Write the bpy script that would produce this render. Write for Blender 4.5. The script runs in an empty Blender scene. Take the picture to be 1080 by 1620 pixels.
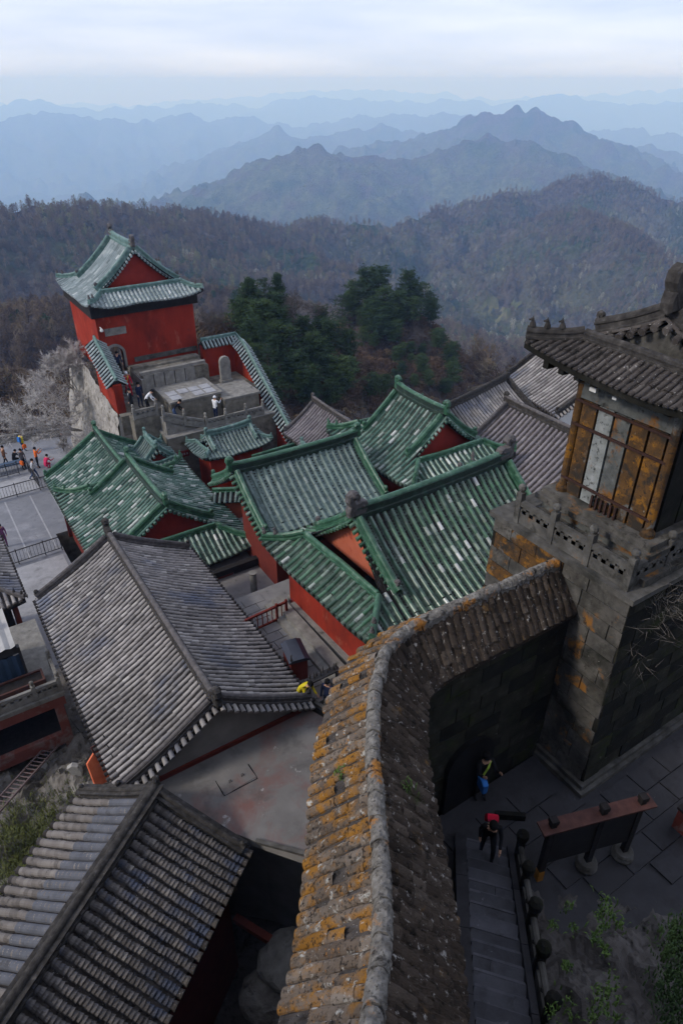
import bpy, bmesh, math, random
import numpy as np
from mathutils import Vector, Matrix
random.seed(7); RNG = np.random.default_rng(11)
R = math.radians
sc = bpy.context.scene
COL = sc.collection
# ------------------------------------------------------------------ camera
PITCH, YAW = R(32.2), R(33.0)
cam_d = bpy.data.cameras.new('camera'); cam = bpy.data.objects.new('camera', cam_d); COL.objects.link(cam)
cam_d.sensor_fit = 'VERTICAL'; cam_d.sensor_height = 36.0; cam_d.lens = 24.0
cam_d.clip_start = 0.1; cam_d.clip_end = 90000.0
cam.rotation_euler = (math.pi/2 - PITCH, 0, -YAW); cam.location = (0, 0, 0)
sc.camera = cam
# ------------------------------------------------------------------ world: thin overcast over a Nishita sky
SUN_FROM = Vector((-0.80, 0.16, 0.58)).normalized()
w = bpy.data.worlds.new('World'); sc.world = w; w.use_nodes = True
nt = w.node_tree; nt.nodes.clear()
out = nt.nodes.new('ShaderNodeOutputWorld'); bg = nt.nodes.new('ShaderNodeBackground'); bg2 = nt.nodes.new('ShaderNodeBackground')
sky = nt.nodes.new('ShaderNodeTexSky'); sky.sky_type = 'NISHITA'; sky.sun_disc = False
sky.sun_elevation = math.asin(SUN_FROM.z); sky.sun_rotation = math.atan2(SUN_FROM.x, SUN_FROM.y)
sky.altitude = 1600; sky.air_density = 1.0; sky.dust_density = 1.5
bg.inputs['Strength'].default_value = 0.10
nt.links.new(sky.outputs[0], bg.inputs[0])
tc = nt.nodes.new('ShaderNodeTexCoord'); mp = nt.nodes.new('ShaderNodeMapping'); mp.inputs['Scale'].default_value = (1.6, 1.6, 14.0)
nz = nt.nodes.new('ShaderNodeTexNoise'); nz.inputs['Scale'].default_value = 1.7; nz.inputs['Detail'].default_value = 7; nz.inputs['Roughness'].default_value = .55
nt.links.new(tc.outputs['Generated'], mp.inputs[0]); nt.links.new(mp.outputs[0], nz.inputs[0])
rp = nt.nodes.new('ShaderNodeValToRGB'); rp.color_ramp.elements[0].position = .3; rp.color_ramp.elements[1].position = .72
rp.color_ramp.elements[0].color = (.44, .51, .70, 1); rp.color_ramp.elements[1].color = (.70, .73, .84, 1)
nt.links.new(nz.outputs[0], rp.inputs[0]); nt.links.new(rp.outputs[0], bg2.inputs[0]); bg2.inputs['Strength'].default_value = .93
mx = nt.nodes.new('ShaderNodeMixShader'); mx.inputs[0].default_value = .88
nt.links.new(bg.outputs[0], mx.inputs[1]); nt.links.new(bg2.outputs[0], mx.inputs[2]); nt.links.new(mx.outputs[0], out.inputs['Surface'])
# ------------------------------------------------------------------ sun, veiled
sd = bpy.data.lights.new('sun', 'SUN'); sd.energy = 1.5; sd.angle = R(10); sd.color = (1, .95, .88)
so = bpy.data.objects.new('sun', sd); COL.objects.link(so); so.rotation_euler = SUN_FROM.to_track_quat('Z', 'Y').to_euler()
vs = sc.view_settings; vs.view_transform = 'Standard'; vs.look = 'None'; vs.gamma = 1; vs.use_curve_mapping = False
vs.exposure = 0.72
sc.cycles.use_denoising = True; sc.cycles.max_bounces = 14; sc.cycles.diffuse_bounces = 3; sc.cycles.volume_bounces = 14; sc.cycles.glossy_bounces = 2
sc.cycles.use_adaptive_sampling = True; sc.cycles.adaptive_threshold = .02
# ------------------------------------------------------------------ camera geometry helpers (photo pixels of 1080 x 1620)
FPX = 1080.0
_s, _c = math.sin(YAW), math.cos(YAW)
FH = np.array([_s, _c, 0]); RT = np.array([_c, -_s, 0]); UZ = np.array([0, 0, 1.])
FW = FH*math.cos(PITCH) - UZ*math.sin(PITCH); UP = UZ*math.cos(PITCH) + FH*math.sin(PITCH)
def ray(x, y):
    d = FW + RT*(x-540)/FPX - UP*(y-810)/FPX
    return d/np.linalg.norm(d)
def at(x, y, z): d = ray(x, y); return d*(z/d[2])
def atd(x, y, t):                                   # point at horizontal distance t
    d = ray(x, y); return d*(t/math.hypot(d[0], d[1]))
def pj(P):
    P = np.atleast_2d(P); wv = P@FW
    return np.stack([540+FPX*(P@RT)/wv, 810-FPX*(P@UP)/wv], 1), wv
# ------------------------------------------------------------------ materials
MATS = {}
def mat(name, base, rough=.8, scale=3., detail=5., bump=.25, bscale=None, bdist=.02, layers=(), tint=None, spec=.3, distort=0., patch=None, stretch=None):
    """base: list of (pos, rgb) over noise (or over the tint value when tint is True); layers: (rgb, scale, lo, hi[, detail])"""
    m = bpy.data.materials.new(name); m.use_nodes = True; nt = m.node_tree; b = nt.nodes['Principled BSDF']
    L = nt.links.new
    geo = nt.nodes.new('ShaderNodeNewGeometry'); pos = geo.outputs['Position']
    if stretch:
        mpn = nt.nodes.new('ShaderNodeMapping'); mpn.inputs['Scale'].default_value = stretch; L(pos, mpn.inputs[0]); pos = mpn.outputs[0]
    def noise(s, d=5., dist=0., r=.6):
        n = nt.nodes.new('ShaderNodeTexNoise'); n.inputs['Scale'].default_value = s; n.inputs['Detail'].default_value = d
        n.inputs['Roughness'].default_value = r; n.inputs['Distortion'].default_value = dist; L(pos, n.inputs['Vector']); return n.outputs[0]
    rp = nt.nodes.new('ShaderNodeValToRGB'); els = rp.color_ramp.elements
    while len(els) < len(base): els.new(.5)
    for e, (p, c) in zip(els, base): e.position = p; e.color = (*c, 1)
    if tint:
        a1 = nt.nodes.new('ShaderNodeAttribute'); a1.attribute_name = 'tint'
        a2 = nt.nodes.new('ShaderNodeAttribute'); a2.attribute_type = 'OBJECT'; a2.attribute_name = 'tint_value'
        ad = nt.nodes.new('ShaderNodeMath'); L(a1.outputs['Fac'], ad.inputs[0]); L(a2.outputs['Fac'], ad.inputs[1])
        n0 = noise(9., 3.); sb = nt.nodes.new('ShaderNodeMath'); sb.operation = 'MULTIPLY_ADD'; sb.inputs[1].default_value = tint; L(n0, sb.inputs[0])
        sb.inputs[2].default_value = -tint*.5
        a3 = nt.nodes.new('ShaderNodeMath'); L(ad.outputs[0], a3.inputs[0]); L(sb.outputs[0], a3.inputs[1]); L(a3.outputs[0], rp.inputs[0])
    else:
        L(noise(scale, detail, distort), rp.inputs[0])
    colr = rp.outputs[0]
    for ly in layers:
        c, s, lo, hi = ly[:4]; d = ly[4] if len(ly) > 4 else 6.
        mr = nt.nodes.new('ShaderNodeMapRange'); mr.inputs[1].default_value = lo; mr.inputs[2].default_value = hi; mr.clamp = True
        L(noise(s, d, .3, .65), mr.inputs[0])
        mixn = nt.nodes.new('ShaderNodeMix'); mixn.data_type = 'RGBA'; L(mr.outputs[0], mixn.inputs[0]); L(colr, mixn.inputs[6]); mixn.inputs[7].default_value = (*c, 1)
        colr = mixn.outputs[2]
    if patch:                                       # broad wear: (scale, dark, light) multiplies the colour
        mr = nt.nodes.new('ShaderNodeMapRange'); mr.inputs[1].default_value = .3; mr.inputs[2].default_value = .7; mr.inputs[3].default_value = patch[1]; mr.inputs[4].default_value = patch[2]
        L(noise(patch[0], 6.), mr.inputs[0])
        mm = nt.nodes.new('ShaderNodeMix'); mm.data_type = 'RGBA'; mm.blend_type = 'MULTIPLY'; mm.inputs[0].default_value = 1
        cc = nt.nodes.new('ShaderNodeCombineColor')
        for i in range(3): L(mr.outputs[0], cc.inputs[i])
        L(colr, mm.inputs[6]); L(cc.outputs[0], mm.inputs[7]); colr = mm.outputs[2]
    L(colr, b.inputs['Base Color']); b.inputs['Roughness'].default_value = rough; b.inputs['Specular IOR Level'].default_value = spec
    if bump:
        bn = nt.nodes.new('ShaderNodeBump'); bn.inputs['Strength'].default_value = bump; bn.inputs['Distance'].default_value = bdist
        L(noise(bscale or scale*4, 6.), bn.inputs['Height']); L(bn.outputs[0], b.inputs['Normal'])
    MATS[name] = m; return m
def flat(name, c, rough=.7, spec=.3, var=.25, scale=6.):
    return mat(name, [(.3, tuple(v*(1-var) for v in c)), (.7, tuple(min(1, v*(1+var)) for v in c))], rough=rough, spec=spec, scale=scale, bump=.1)
GR = lambda v, t=(1, 1, 1): (v*t[0], v*t[1], v*t[2])
# roof tiles: base ramps run over the tint of each tile
mat('glaze_green', [(0, (.016, .042, .024)), (.3, (.028, .085, .044)), (.55, (.048, .128, .068)), (.75, (.092, .17, .105)), (.88, (.19, .24, .19)), (.95, (.33, .36, .33)), (1, (.52, .52, .51))], rough=.30, spec=.55, tint=.16, patch=(.7, .7, 1.15), bump=.15, bscale=25, layers=[((.145, .175, .16), 1.6, .50, .74, 9.), ((.07, .085, .03), .9, .62, .76), ((.025, .03, .024), 5, .58, .72, 9.)])
mat('glaze_pale', [(0, (.016, .046, .034)), (.3, (.034, .092, .065)), (.55, (.082, .155, .118)), (.74, (.18, .24, .20)), (.9, (.36, .39, .36)), (1, (.52, .53, .50))], rough=.34, spec=.5, tint=.2, patch=(.6, .72, 1.15), bump=.15, bscale=25, layers=[((.04, .05, .045), 6, .6, .8), ((.16, .13, .02), 1.1, .72, .8)])
mat('glaze_grey', [(0, (.045, .072, .065)), (.5, (.105, .15, .138)), (.85, (.17, .215, .205)), (1, (.32, .35, .33))], rough=.5, spec=.35, tint=.2, patch=(.6, .75, 1.15), bump=.15, bscale=25, layers=[((.15, .17, .17), 3, .55, .8), ((.02, .05, .04), 1.5, .58, .75)])
mat('glaze_silver', [(0, (.12, .155, .155)), (.5, (.23, .275, .275)), (.85, (.36, .39, .39)), (1, (.52, .54, .53))], rough=.5, spec=.35, tint=.2, patch=(.6, .75, 1.15), bump=.15, bscale=25)
mat('glaze_ridge', [(.3, (.014, .05, .030)), (.55, (.036, .105, .060)), (.75, (.14, .20, .155))], rough=.42, spec=.4, scale=3.5, layers=[((.35, .38, .35), 4.5, .66, .76), ((.02, .022, .02), 2.5, .6, .72)], bump=.3, bscale=30)
mat('glaze_ridge_pale', [(.3, (.045, .10, .088)), (.55, (.10, .17, .155)), (.75, (.22, .28, .26))], rough=.5, spec=.35, scale=3.5, layers=[((.03, .04, .04), 3, .62, .75)], bump=.3, bscale=30)
mat('tile_grey', [(0, (.13, .119, .115)), (.4, (.235, .216, .207)), (.75, (.33, .305, .29)), (1, (.45, .425, .40))], rough=.88, spec=.2, tint=.25, patch=(.5, .72, 1.2), bump=.4, bscale=40, layers=[((.13, .142, .185), .45, .55, .70, 3.), ((.30, .28, .25), 14, .68, .8), ((.04, .036, .034), 5, .6, .8)])
mat('tile_brown_shaded', [(0, (.05, .044, .043)), (.4, (.09, .081, .078)), (.75, (.14, .126, .12)), (1, (.20, .185, .17))], rough=.88, spec=.2, tint=.25, patch=(.5, .7, 1.2), bump=.5, bscale=40, layers=[((.055, .062, .088), .8, .5, .62, 3.), ((.26, .24, .22), 14, .68, .8), ((.02, .019, .018), 5, .58, .8)])  # shade of the slope facing away from the sun is put into this colour
mat('tile_violet', [(0, (.12, .105, .115)), (.5, (.185, .165, .175)), (1, (.26, .24, .25))], rough=.88, spec=.2, tint=.25, patch=(.5, .75, 1.15), bump=.4, bscale=40)
mat('mortar_blue', [(.3, (.075, .078, .092)), (.7, (.115, .118, .136))], rough=.9, spec=.15, scale=3, bump=.3, bscale=12, layers=[((.05, .048, .05), 2, .56, .72, 9.), ((.17, .165, .165), 6, .68, .76)])
mat('tile_mortar', [(0, (.10, .088, .082)), (.5, (.16, .142, .132)), (1, (.22, .20, .185))], rough=.9, spec=.15, tint=.25, patch=(.6, .75, 1.2), bump=.5, bscale=30, layers=[((.06, .052, .047), 3, .56, .72)])
mat('glaze_pan', [(0, (.014, .026, .018)), (.5, (.042, .068, .050)), (1, (.12, .15, .125))], rough=.6, spec=.3, tint=.3, patch=(.7, .7, 1.2), bump=.2, bscale=25, layers=[((.10, .12, .11), 12, .62, .7)])
mat('ridge_green_dark', [(.3, (.008, .014, .011)), (.55, (.016, .032, .024)), (.75, (.05, .075, .062))], rough=.6, spec=.3, scale=4, layers=[((.20, .22, .21), 9, .68, .76), ((.02, .07, .045), 2.2, .58, .72)], bump=.6, bscale=24)
mat('tile_gap', [(0, (.016, .014, .014)), (.5, (.038, .034, .033)), (1, (.085, .077, .073))], rough=.95, spec=.1, tint=.3, bump=.5, bscale=30)
mat('tile_old', [(0, (.032, .027, .025)), (.5, (.068, .058, .053)), (1, (.12, .105, .095))], rough=.92, spec=.15, tint=.25, patch=(.8, .6, 1.2), bump=.7, bscale=30, layers=[((.36, .34, .31), 9, .64, .70, 10.), ((.015, .013, .012), 2.5, .52, .70, 9.), ((.46, .44, .41), 26, .63, .69)])
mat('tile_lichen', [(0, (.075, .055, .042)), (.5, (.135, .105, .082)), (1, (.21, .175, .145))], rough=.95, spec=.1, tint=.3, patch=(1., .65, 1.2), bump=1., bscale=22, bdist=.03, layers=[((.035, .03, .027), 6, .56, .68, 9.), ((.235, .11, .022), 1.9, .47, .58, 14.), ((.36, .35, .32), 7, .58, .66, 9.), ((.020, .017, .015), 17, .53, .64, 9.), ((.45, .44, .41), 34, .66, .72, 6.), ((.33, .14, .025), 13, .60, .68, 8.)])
mat('tile_shaded_lichen', [(0, (.022, .017, .014)), (.5, (.05, .038, .03)), (1, (.10, .08, .065))], rough=.97, spec=.05, tint=.3, patch=(1., .6, 1.2), bump=1., bscale=22, bdist=.03, layers=[((.14, .08, .03), 2.4, .6, .72), ((.014, .012, .01), 8, .52, .66, 9.), ((.30, .28, .26), 9, .60, .67, 9.), ((.36, .34, .32), 30, .67, .73), ((.03, .045, .012), 1.4, .66, .78)])  # darker copy of tile_lichen: shade of the unlit slope in the colour, plus moss
mat('ridge_dark', [(.3, (.022, .02, .019)), (.6, (.055, .05, .047)), (.8, (.12, .11, .105))], rough=.92, spec=.1, scale=6, bump=.8, bscale=22, layers=[((.28, .27, .25), 11, .68, .76)])
mat('ridge_mid', [(.3, (.06, .055, .055)), (.6, (.11, .10, .10)), (.8, (.18, .165, .16))], rough=.92, spec=.1, scale=6, bump=.6, bscale=22, layers=[((.30, .28, .26), 11, .68, .76)])
mat('ridge_lichen', [(.3, (.085, .077, .068)), (.55, (.17, .157, .142)), (.8, (.29, .275, .25))], rough=.95, spec=.1, scale=7, bump=1., bscale=20, bdist=.03, layers=[((.30, .13, .03), 1.7, .55, .62, 10.), ((.05, .045, .04), 20, .56, .66), ((.42, .41, .38), 26, .64, .71), ((.025, .022, .02), 5, .56, .66, 9.)])
# walls, stone, wood
mat('red_wall', [(.3, (.215, .022, .013)), (.7, (.29, .034, .018))], rough=.92, spec=.08, scale=1.2, bump=.15, stretch=(1, 1, .45), layers=[((.115, .016, .011), .7, .48, .70, 9.), ((.31, .095, .065), 1.9, .60, .72, 10.), ((.09, .035, .03), 4, .63, .74, 9.)])
mat('red_faded', [(.3, (.36, .085, .045)), (.7, (.45, .13, .075))], rough=.9, spec=.1, scale=1.5, bump=.12, layers=[((.27, .035, .02), 2.1, .58, .7), ((.42, .30, .24), 5, .68, .78)])
mat('red_gable', [(.3, (.20, .022, .016)), (.7, (.27, .030, .020))], rough=.85, spec=.15, scale=2, bump=.1)
mat('red_dark', [(.3, (.10, .016, .012)), (.7, (.15, .026, .018))], rough=.8, spec=.2, scale=3, bump=.15, layers=[((.20, .14, .12), 7, .7, .76)])
mat('red_paint', [(.3, (.13, .028, .020)), (.7, (.19, .045, .032))], rough=.75, spec=.25, scale=4, bump=.15, layers=[((.20, .15, .14), 2.5, .58, .74)])
mat('red_frame', [(.3, (.13, .035, .027)), (.7, (.18, .055, .042))], rough=.8, spec=.2, scale=2, bump=.2, layers=[((.20, .165, .15), 1.3, .5, .66, 9.), ((.06, .04, .035), 4, .6, .76)])
mat('timber_dark', [(.3, (.010, .009, .009)), (.7, (.026, .022, .022))], rough=.85, spec=.15, scale=5, bump=.4)
mat('timber_board', [(.3, (.05, .02, .016)), (.7, (.095, .04, .032))], rough=.7, spec=.25, scale=5, bump=.3, layers=[((.17, .11, .09), 8, .66, .75)])
mat('sign_black', [(.3, (.010, .009, .009)), (.7, (.020, .018, .018))], rough=.6, spec=.3, scale=5, bump=.1)
mat('stone_grey', [(.3, (.13, .122, .112)), (.55, (.195, .185, .17)), (.75, (.27, .255, .235))], rough=.92, spec=.15, scale=3, bump=.45, bscale=14, layers=[((.06, .058, .05), 2, .58, .75), ((.12, .12, .05), 1.4, .68, .8)])
mat('stone_weathered', [(.3, (.05, .047, .043)), (.55, (.09, .085, .078)), (.75, (.14, .133, .124))], rough=.92, spec=.15, scale=3, bump=.5, bscale=14, layers=[((.025, .024, .02), 2.2, .52, .68, 9.), ((.36, .35, .33), 13, .68, .74), ((.16, .08, .03), 1.5, .64, .72)])
mat('stone_dark', [(.3, (.05, .046, .042)), (.55, (.085, .08, .073)), (.75, (.13, .122, .11))], rough=.92, spec=.15, scale=3, bump=.5, bscale=14, layers=[((.02, .02, .017), 1.2, .5, .7), ((.26, .25, .23), 9, .7, .78)])
mat('stone_podium', [(.3, (.05, .046, .041)), (.55, (.095, .088, .079)), (.75, (.15, .142, .13))], rough=.93, spec=.1, scale=2.5, bump=.6, bscale=12, layers=[((.02, .02, .017), 1., .46, .66), ((.22, .10, .025), 1.1, .58, .66, 10.), ((.34, .33, .30), 11, .68, .74), ((.03, .027, .024), 6, .56, .68)])
mat('stone_mossy', [(.3, (.014, .014, .010)), (.6, (.032, .031, .023)), (.8, (.075, .072, .06))], rough=.95, spec=.1, scale=2.4, bump=.8, bscale=10, layers=[((.18, .175, .16), 3.2, .66, .74, 10.), ((.028, .036, .010), 1.3, .54, .7)])
mat('stone_black', [(.3, (.008, .008, .007)), (.6, (.018, .017, .014)), (.8, (.045, .043, .036))], rough=.95, spec=.1, scale=2, bump=.7, bscale=10, layers=[((.15, .145, .13), 3.5, .69, .78), ((.02, .028, .008), 1.3, .58, .75)])
mat('stone_lichen', [(.3, (.045, .028, .016)), (.5, (.085, .045, .018)), (.7, (.13, .066, .022))], rough=.94, spec=.1, scale=2.2, bump=.7, bscale=16, layers=[((.20, .09, .015), 3.0, .52, .60, 12.), ((.032, .026, .021), 2.1, .50, .60, 9.), ((.11, .11, .105), 1.7, .57, .63, 9.), ((.03, .024, .02), 12, .55, .66), ((.42, .41, .38), 8, .70, .75)])
mat('stone_lichen_grey', [(.3, (.055, .058, .056)), (.6, (.10, .103, .098)), (.8, (.17, .17, .162))], rough=.94, spec=.1, scale=4, bump=.6, bscale=16, layers=[((.17, .075, .02), 1.5, .52, .60, 9.), ((.025, .024, .022), 5, .55, .68, 9.), ((.45, .44, .42), 9, .72, .78)])
mat('stone_white_lichen', [(.3, (.14, .148, .143)), (.6, (.22, .23, .225)), (.8, (.31, .315, .31))], rough=.94, spec=.1, scale=4, bump=.6, bscale=16, layers=[((.035, .035, .032), 9, .54, .66), ((.24, .11, .03), 1.4, .62, .7)])
mat('rust', [(.3, (.022, .010, .008)), (.7, (.045, .018, .012))], rough=.85, scale=8, bump=.3)
mat('brick_wall', [(.3, (.10, .09, .075)), (.55, (.17, .155, .13)), (.75, (.24, .22, .19))], rough=.93, spec=.1, scale=2.2, bump=.5, bscale=10, layers=[((.05, .048, .035), 1.3, .55, .72), ((.11, .105, .04), 1.6, .66, .8)])
mat('rubble_wall', [(.3, (.20, .185, .17)), (.55, (.31, .29, .265)), (.75, (.42, .395, .36))], rough=.95, spec=.1, scale=1.5, bump=1., bscale=5, bdist=.08, layers=[((.09, .075, .055), 2.5, .52, .68)])
mat('paving_plaza', [(.3, (.145, .148, .165)), (.7, (.20, .205, .225))], rough=.85, spec=.2, scale=1.2, bump=.15, layers=[((.26, .26, .28), .5, .55, .72, 8.), ((.10, .10, .11), 1.2, .58, .74, 9.), ((.30, .30, .31), 3, .68, .76)])
mat('paving_white', [(.3, (.25, .25, .265)), (.7, (.33, .33, .345))], rough=.85, spec=.2, scale=2, bump=.15, layers=[((.16, .16, .17), .8, .54, .72, 9.), ((.40, .40, .41), 4, .66, .76)])
mat('paving_court', [(.3, (.14, .13, .13)), (.7, (.20, .19, .185))], rough=.85, spec=.2, scale=1.6, bump=.2, layers=[((.08, .075, .07), 2.4, .58, .76)])
mat('paving_dark', [(.3, (.022, .021, .024)), (.7, (.042, .040, .046))], rough=.7, spec=.3, scale=1.4, bump=.3, bscale=9, layers=[((.013, .012, .013), 1.4, .5, .7, 9.), ((.075, .07, .075), 4, .66, .76)], tint=None)
mat('step_stone', [(.3, (.075, .074, .086)), (.7, (.125, .123, .14))], rough=.75, spec=.25, scale=2.2, bump=.35, bscale=16, layers=[((.20, .20, .22), 4, .62, .74), ((.04, .04, .045), 2.5, .58, .75)])
for i_, k_ in enumerate((.8, 1.05, 1.35)): mat('step_stone_%d' % i_, [(.3, (.040*k_, .040*k_, .048*k_)), (.7, (.074*k_, .073*k_, .084*k_))], rough=.75, spec=.25, scale=2.2, bump=.4, bscale=16, layers=[((.19, .19, .21), 4, .64, .74, 9.), ((.03, .03, .034), 2.5, .56, .72)])
mat('concrete', [(.3, (.115, .107, .102)), (.7, (.17, .158, .15))], rough=.9, spec=.15, scale=1., bump=.2, bscale=8, layers=[((.15, .08, .07), .6, .48, .66, 6.), ((.075, .07, .067), .9, .54, .72, 9.), ((.33, .31, .30), 1.7, .64, .70, 10.), ((.22, .21, .20), 9, .66, .74)])
mat('plaster_grey', [(.3, (.20, .188, .178)), (.7, (.27, .255, .24))], rough=.9, spec=.1, scale=1.5, bump=.1, layers=[((.19, .175, .165), 2, .6, .8)])
mat('stone_pale', [(.3, (.28, .27, .26)), (.7, (.40, .385, .37))], rough=.95, spec=.1, scale=4, bump=.6, bscale=10, layers=[((.16, .15, .14), 5, .58, .72)])
mat('plaster_white', [(.3, (.50, .49, .47)), (.7, (.60, .59, .57))], rough=.9, spec=.1, scale=2, bump=.1)
mat('blue_sheet', [(.3, (.022, .045, .085)), (.7, (.035, .065, .115))], rough=.55, spec=.4, scale=2, bump=.1)
mat('tin', [(.3, (.27, .265, .26)), (.7, (.36, .35, .345))], rough=.6, spec=.4, scale=2, bump=.15, layers=[((.17, .15, .14), 2, .58, .8)])
mat('rock', [(.3, (.085, .075, .068)), (.5, (.15, .137, .125)), (.75, (.25, .235, .22))], rough=.95, spec=.1, scale=1.1, bump=1., bscale=5, bdist=.08, distort=.6, layers=[((.045, .04, .035), 2.6, .54, .68), ((.34, .33, .31), 1.7, .66, .74)])
mat('rock_dark', [(.3, (.045, .04, .038)), (.5, (.08, .072, .068)), (.75, (.13, .12, .115))], rough=.95, spec=.1, scale=1.3, bump=1., bscale=6, bdist=.06, distort=.6, layers=[((.02, .018, .017), 2.2, .54, .68), ((.24, .23, .23), 1.9, .66, .74), ((.025, .04, .01), 1.2, .62, .74)])
mat('iron', [(.3, (.018, .017, .018)), (.7, (.035, .033, .035))], rough=.6, spec=.4, scale=6, bump=.1)
mat('void_shade', [(.3, (.008, .008, .008)), (.7, (.014, .013, .013))], rough=.95, spec=.05, bump=0)  # near-black colour standing in for the shade inside openings and recesses
mat('bark', [(.3, (.04, .032, .026)), (.7, (.085, .07, .058))], rough=.95, spec=.1, scale=8, bump=.5)
mat('bark_pale', [(.3, (.22, .20, .18)), (.7, (.34, .32, .29))], rough=.95, spec=.1, scale=8, bump=.2)
mat('twig_pale', [(.3, (.34, .32, .30)), (.7, (.48, .455, .44))], rough=.95, spec=.05, scale=2, bump=0)
mat('needles_dark', [(.3, (.010, .024, .010)), (.5, (.021, .042, .016)), (.7, (.04, .066, .023))], rough=.8, spec=.15, scale=.6, bump=0, detail=8)
mat('needles_green', [(.3, (.017, .036, .012)), (.5, (.034, .06, .020)), (.7, (.06, .09, .03))], rough=.8, spec=.15, scale=.6, bump=0, detail=8)
mat('leaf_bright', [(.3, (.045, .085, .018)), (.7, (.10, .16, .035))], rough=.7, spec=.2, scale=5, bump=0)
mat('grass_dry', [(.3, (.06, .075, .025)), (.7, (.13, .135, .05))], rough=.9, spec=.1, scale=4, bump=0)
# ------------------------------------------------------------------ mesh building
class MB:
    def __init__(s): s.v = []; s.f = []; s.t = []; s.m = []; s.n = 0
    def add(s, V, F, tint=.5, m=0):
        V = np.asarray(V, float).reshape(-1, 3); o = s.n
        s.v.append(V); s.f.extend([tuple(i+o for i in f) for f in F]); s.m.extend([m]*len(F))
        s.t.append(np.full(len(V), tint, np.float32) if np.isscalar(tint) else np.asarray(tint, np.float32)); s.n += len(V); return s
    def box(s, a, b, tint=.5, m=0):
        x0, y0, z0 = a; x1, y1, z1 = b
        V = [(x0,y0,z0),(x1,y0,z0),(x1,y1,z0),(x0,y1,z0),(x0,y0,z1),(x1,y0,z1),(x1,y1,z1),(x0,y1,z1)]
        return s.add(V, [(0,3,2,1),(4,5,6,7),(0,1,5,4),(1,2,6,5),(2,3,7,6),(3,0,4,7)], tint, m)
    def bar(s, p, q, w, h, up=(0,0,1), tint=.5, m=0):           # box from p to q, w across, h along up
        p = np.array(p, float); q = np.array(q, float); y = q-p; y /= np.linalg.norm(y); x = np.cross(y, up); x /= np.linalg.norm(x); z = np.cross(x, y)
        x = x*w/2; z = z*h/2
        V = [p-x-z, p+x-z, q+x-z, q-x-z, p-x+z, p+x+z, q+x+z, q-x+z]
        return s.add(V, [(0,3,2,1),(4,5,6,7),(0,1,5,4),(1,2,6,5),(2,3,7,6),(3,0,4,7)], tint, m)
    def sweep(s, path, prof, up=(0,0,1), closed=True, tint=.5, m=0, scales=None, caps=True):   # prof: (across, up) points
        path = np.asarray(path, float); n = len(path); k = len(prof); V = []
        for i in range(n):
            d = path[min(i+1, n-1)] - path[max(i-1, 0)]; d /= np.linalg.norm(d)
            x = np.cross(d, up); x /= np.linalg.norm(x); z = np.cross(x, d); sc_ = 1 if scales is None else scales[i]
            for (a, b) in prof: V.append(path[i] + x*a*sc_ + z*b*sc_)
        F = []
        kk = k if closed else k-1
        for i in range(n-1):
            for j in range(kk):
                j2 = (j+1) % k; F.append((i*k+j, i*k+j2, (i+1)*k+j2, (i+1)*k+j))
        if closed and caps: F.append(tuple(range(k-1, -1, -1))); F.append(tuple((n-1)*k+j for j in range(k)))
        return s.add(V, F, tint, m)
    def tube(s, path, r, n=6, tint=.5, m=0):
        rr = [r]*len(path) if np.isscalar(r) else r
        return s.sweep(path, [(math.cos(2*math.pi*j/n), math.sin(2*math.pi*j/n)) for j in range(n)], up=(.13, .21, .97), tint=tint, m=m, scales=rr)
    def lathe(s, c, prof, n=10, tint=.5, m=0, axis=(0,0,1)):    # prof: (r, h)
        c = np.array(c, float); ax = np.array(axis, float); ax /= np.linalg.norm(ax)
        x = np.cross(ax, (0.3, .9, .1)); x /= np.linalg.norm(x); y = np.cross(ax, x); V = []; F = []
        for (r, h) in prof:
            for j in range(n): t = 2*math.pi*j/n; V.append(c + ax*h + (x*math.cos(t)+y*math.sin(t))*r)
        for i in range(len(prof)-1):
            for j in range(n): F.append((i*n+j, i*n+(j+1)%n, (i+1)*n+(j+1)%n, (i+1)*n+j))
        F.append(tuple(range(n-1, -1, -1))); F.append(tuple((len(prof)-1)*n+j for j in range(n)))
        return s.add(V, F, tint, m)
    def prism(s, poly, o, X, Z, th, tint=.5, m=0, bulge=0.):     # silhouette poly in (X,Z) plane, thickness th about o
        o = np.array(o, float); X = np.array(X, float); Z = np.array(Z, float); Y = np.cross(Z, X); n = len(poly)
        c = np.mean(poly, 0); V = []
        rings = [(-.5, 1.), (.5, 1.)] if not bulge else [(-.5, 1-bulge), (-.28, 1.), (.28, 1.), (.5, 1-bulge)]
        for (t, k) in rings:
            for (a, b) in poly: V.append(o + X*(c[0]+(a-c[0])*k) + Z*(c[1]+(b-c[1])*k) + Y*th*t)
        F = []
        for i in range(len(rings)-1):
            for j in range(n): F.append((i*n+j, i*n+(j+1)%n, (i+1)*n+(j+1)%n, (i+1)*n+j))
        F.append(tuple(range(n-1, -1, -1))); F.append(tuple((len(rings)-1)*n+j for j in range(n)))
        return s.add(V, F, tint, m)
    def inst(s, T, O, X, Y, Z, tints, m=0):                      # template at many frames
        TV, TF = T; TV = np.asarray(TV, float); N = len(O)
        if N == 0: return s
        V = O[:, None, :] + TV[None, :, 0:1]*X[:, None, :] + TV[None, :, 1:2]*Y[:, None, :] + TV[None, :, 2:3]*Z[:, None, :]
        k = len(TV); off = s.n + np.arange(N)*k
        for f in TF: s.f.extend(map(tuple, (off[:, None] + np.array(f)[None, :]).tolist()))
        s.m.extend([m]*(N*len(TF))); s.v.append(V.reshape(-1, 3)); s.t.append(np.repeat(np.asarray(tints, np.float32), k)); s.n += N*k; return s
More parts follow.
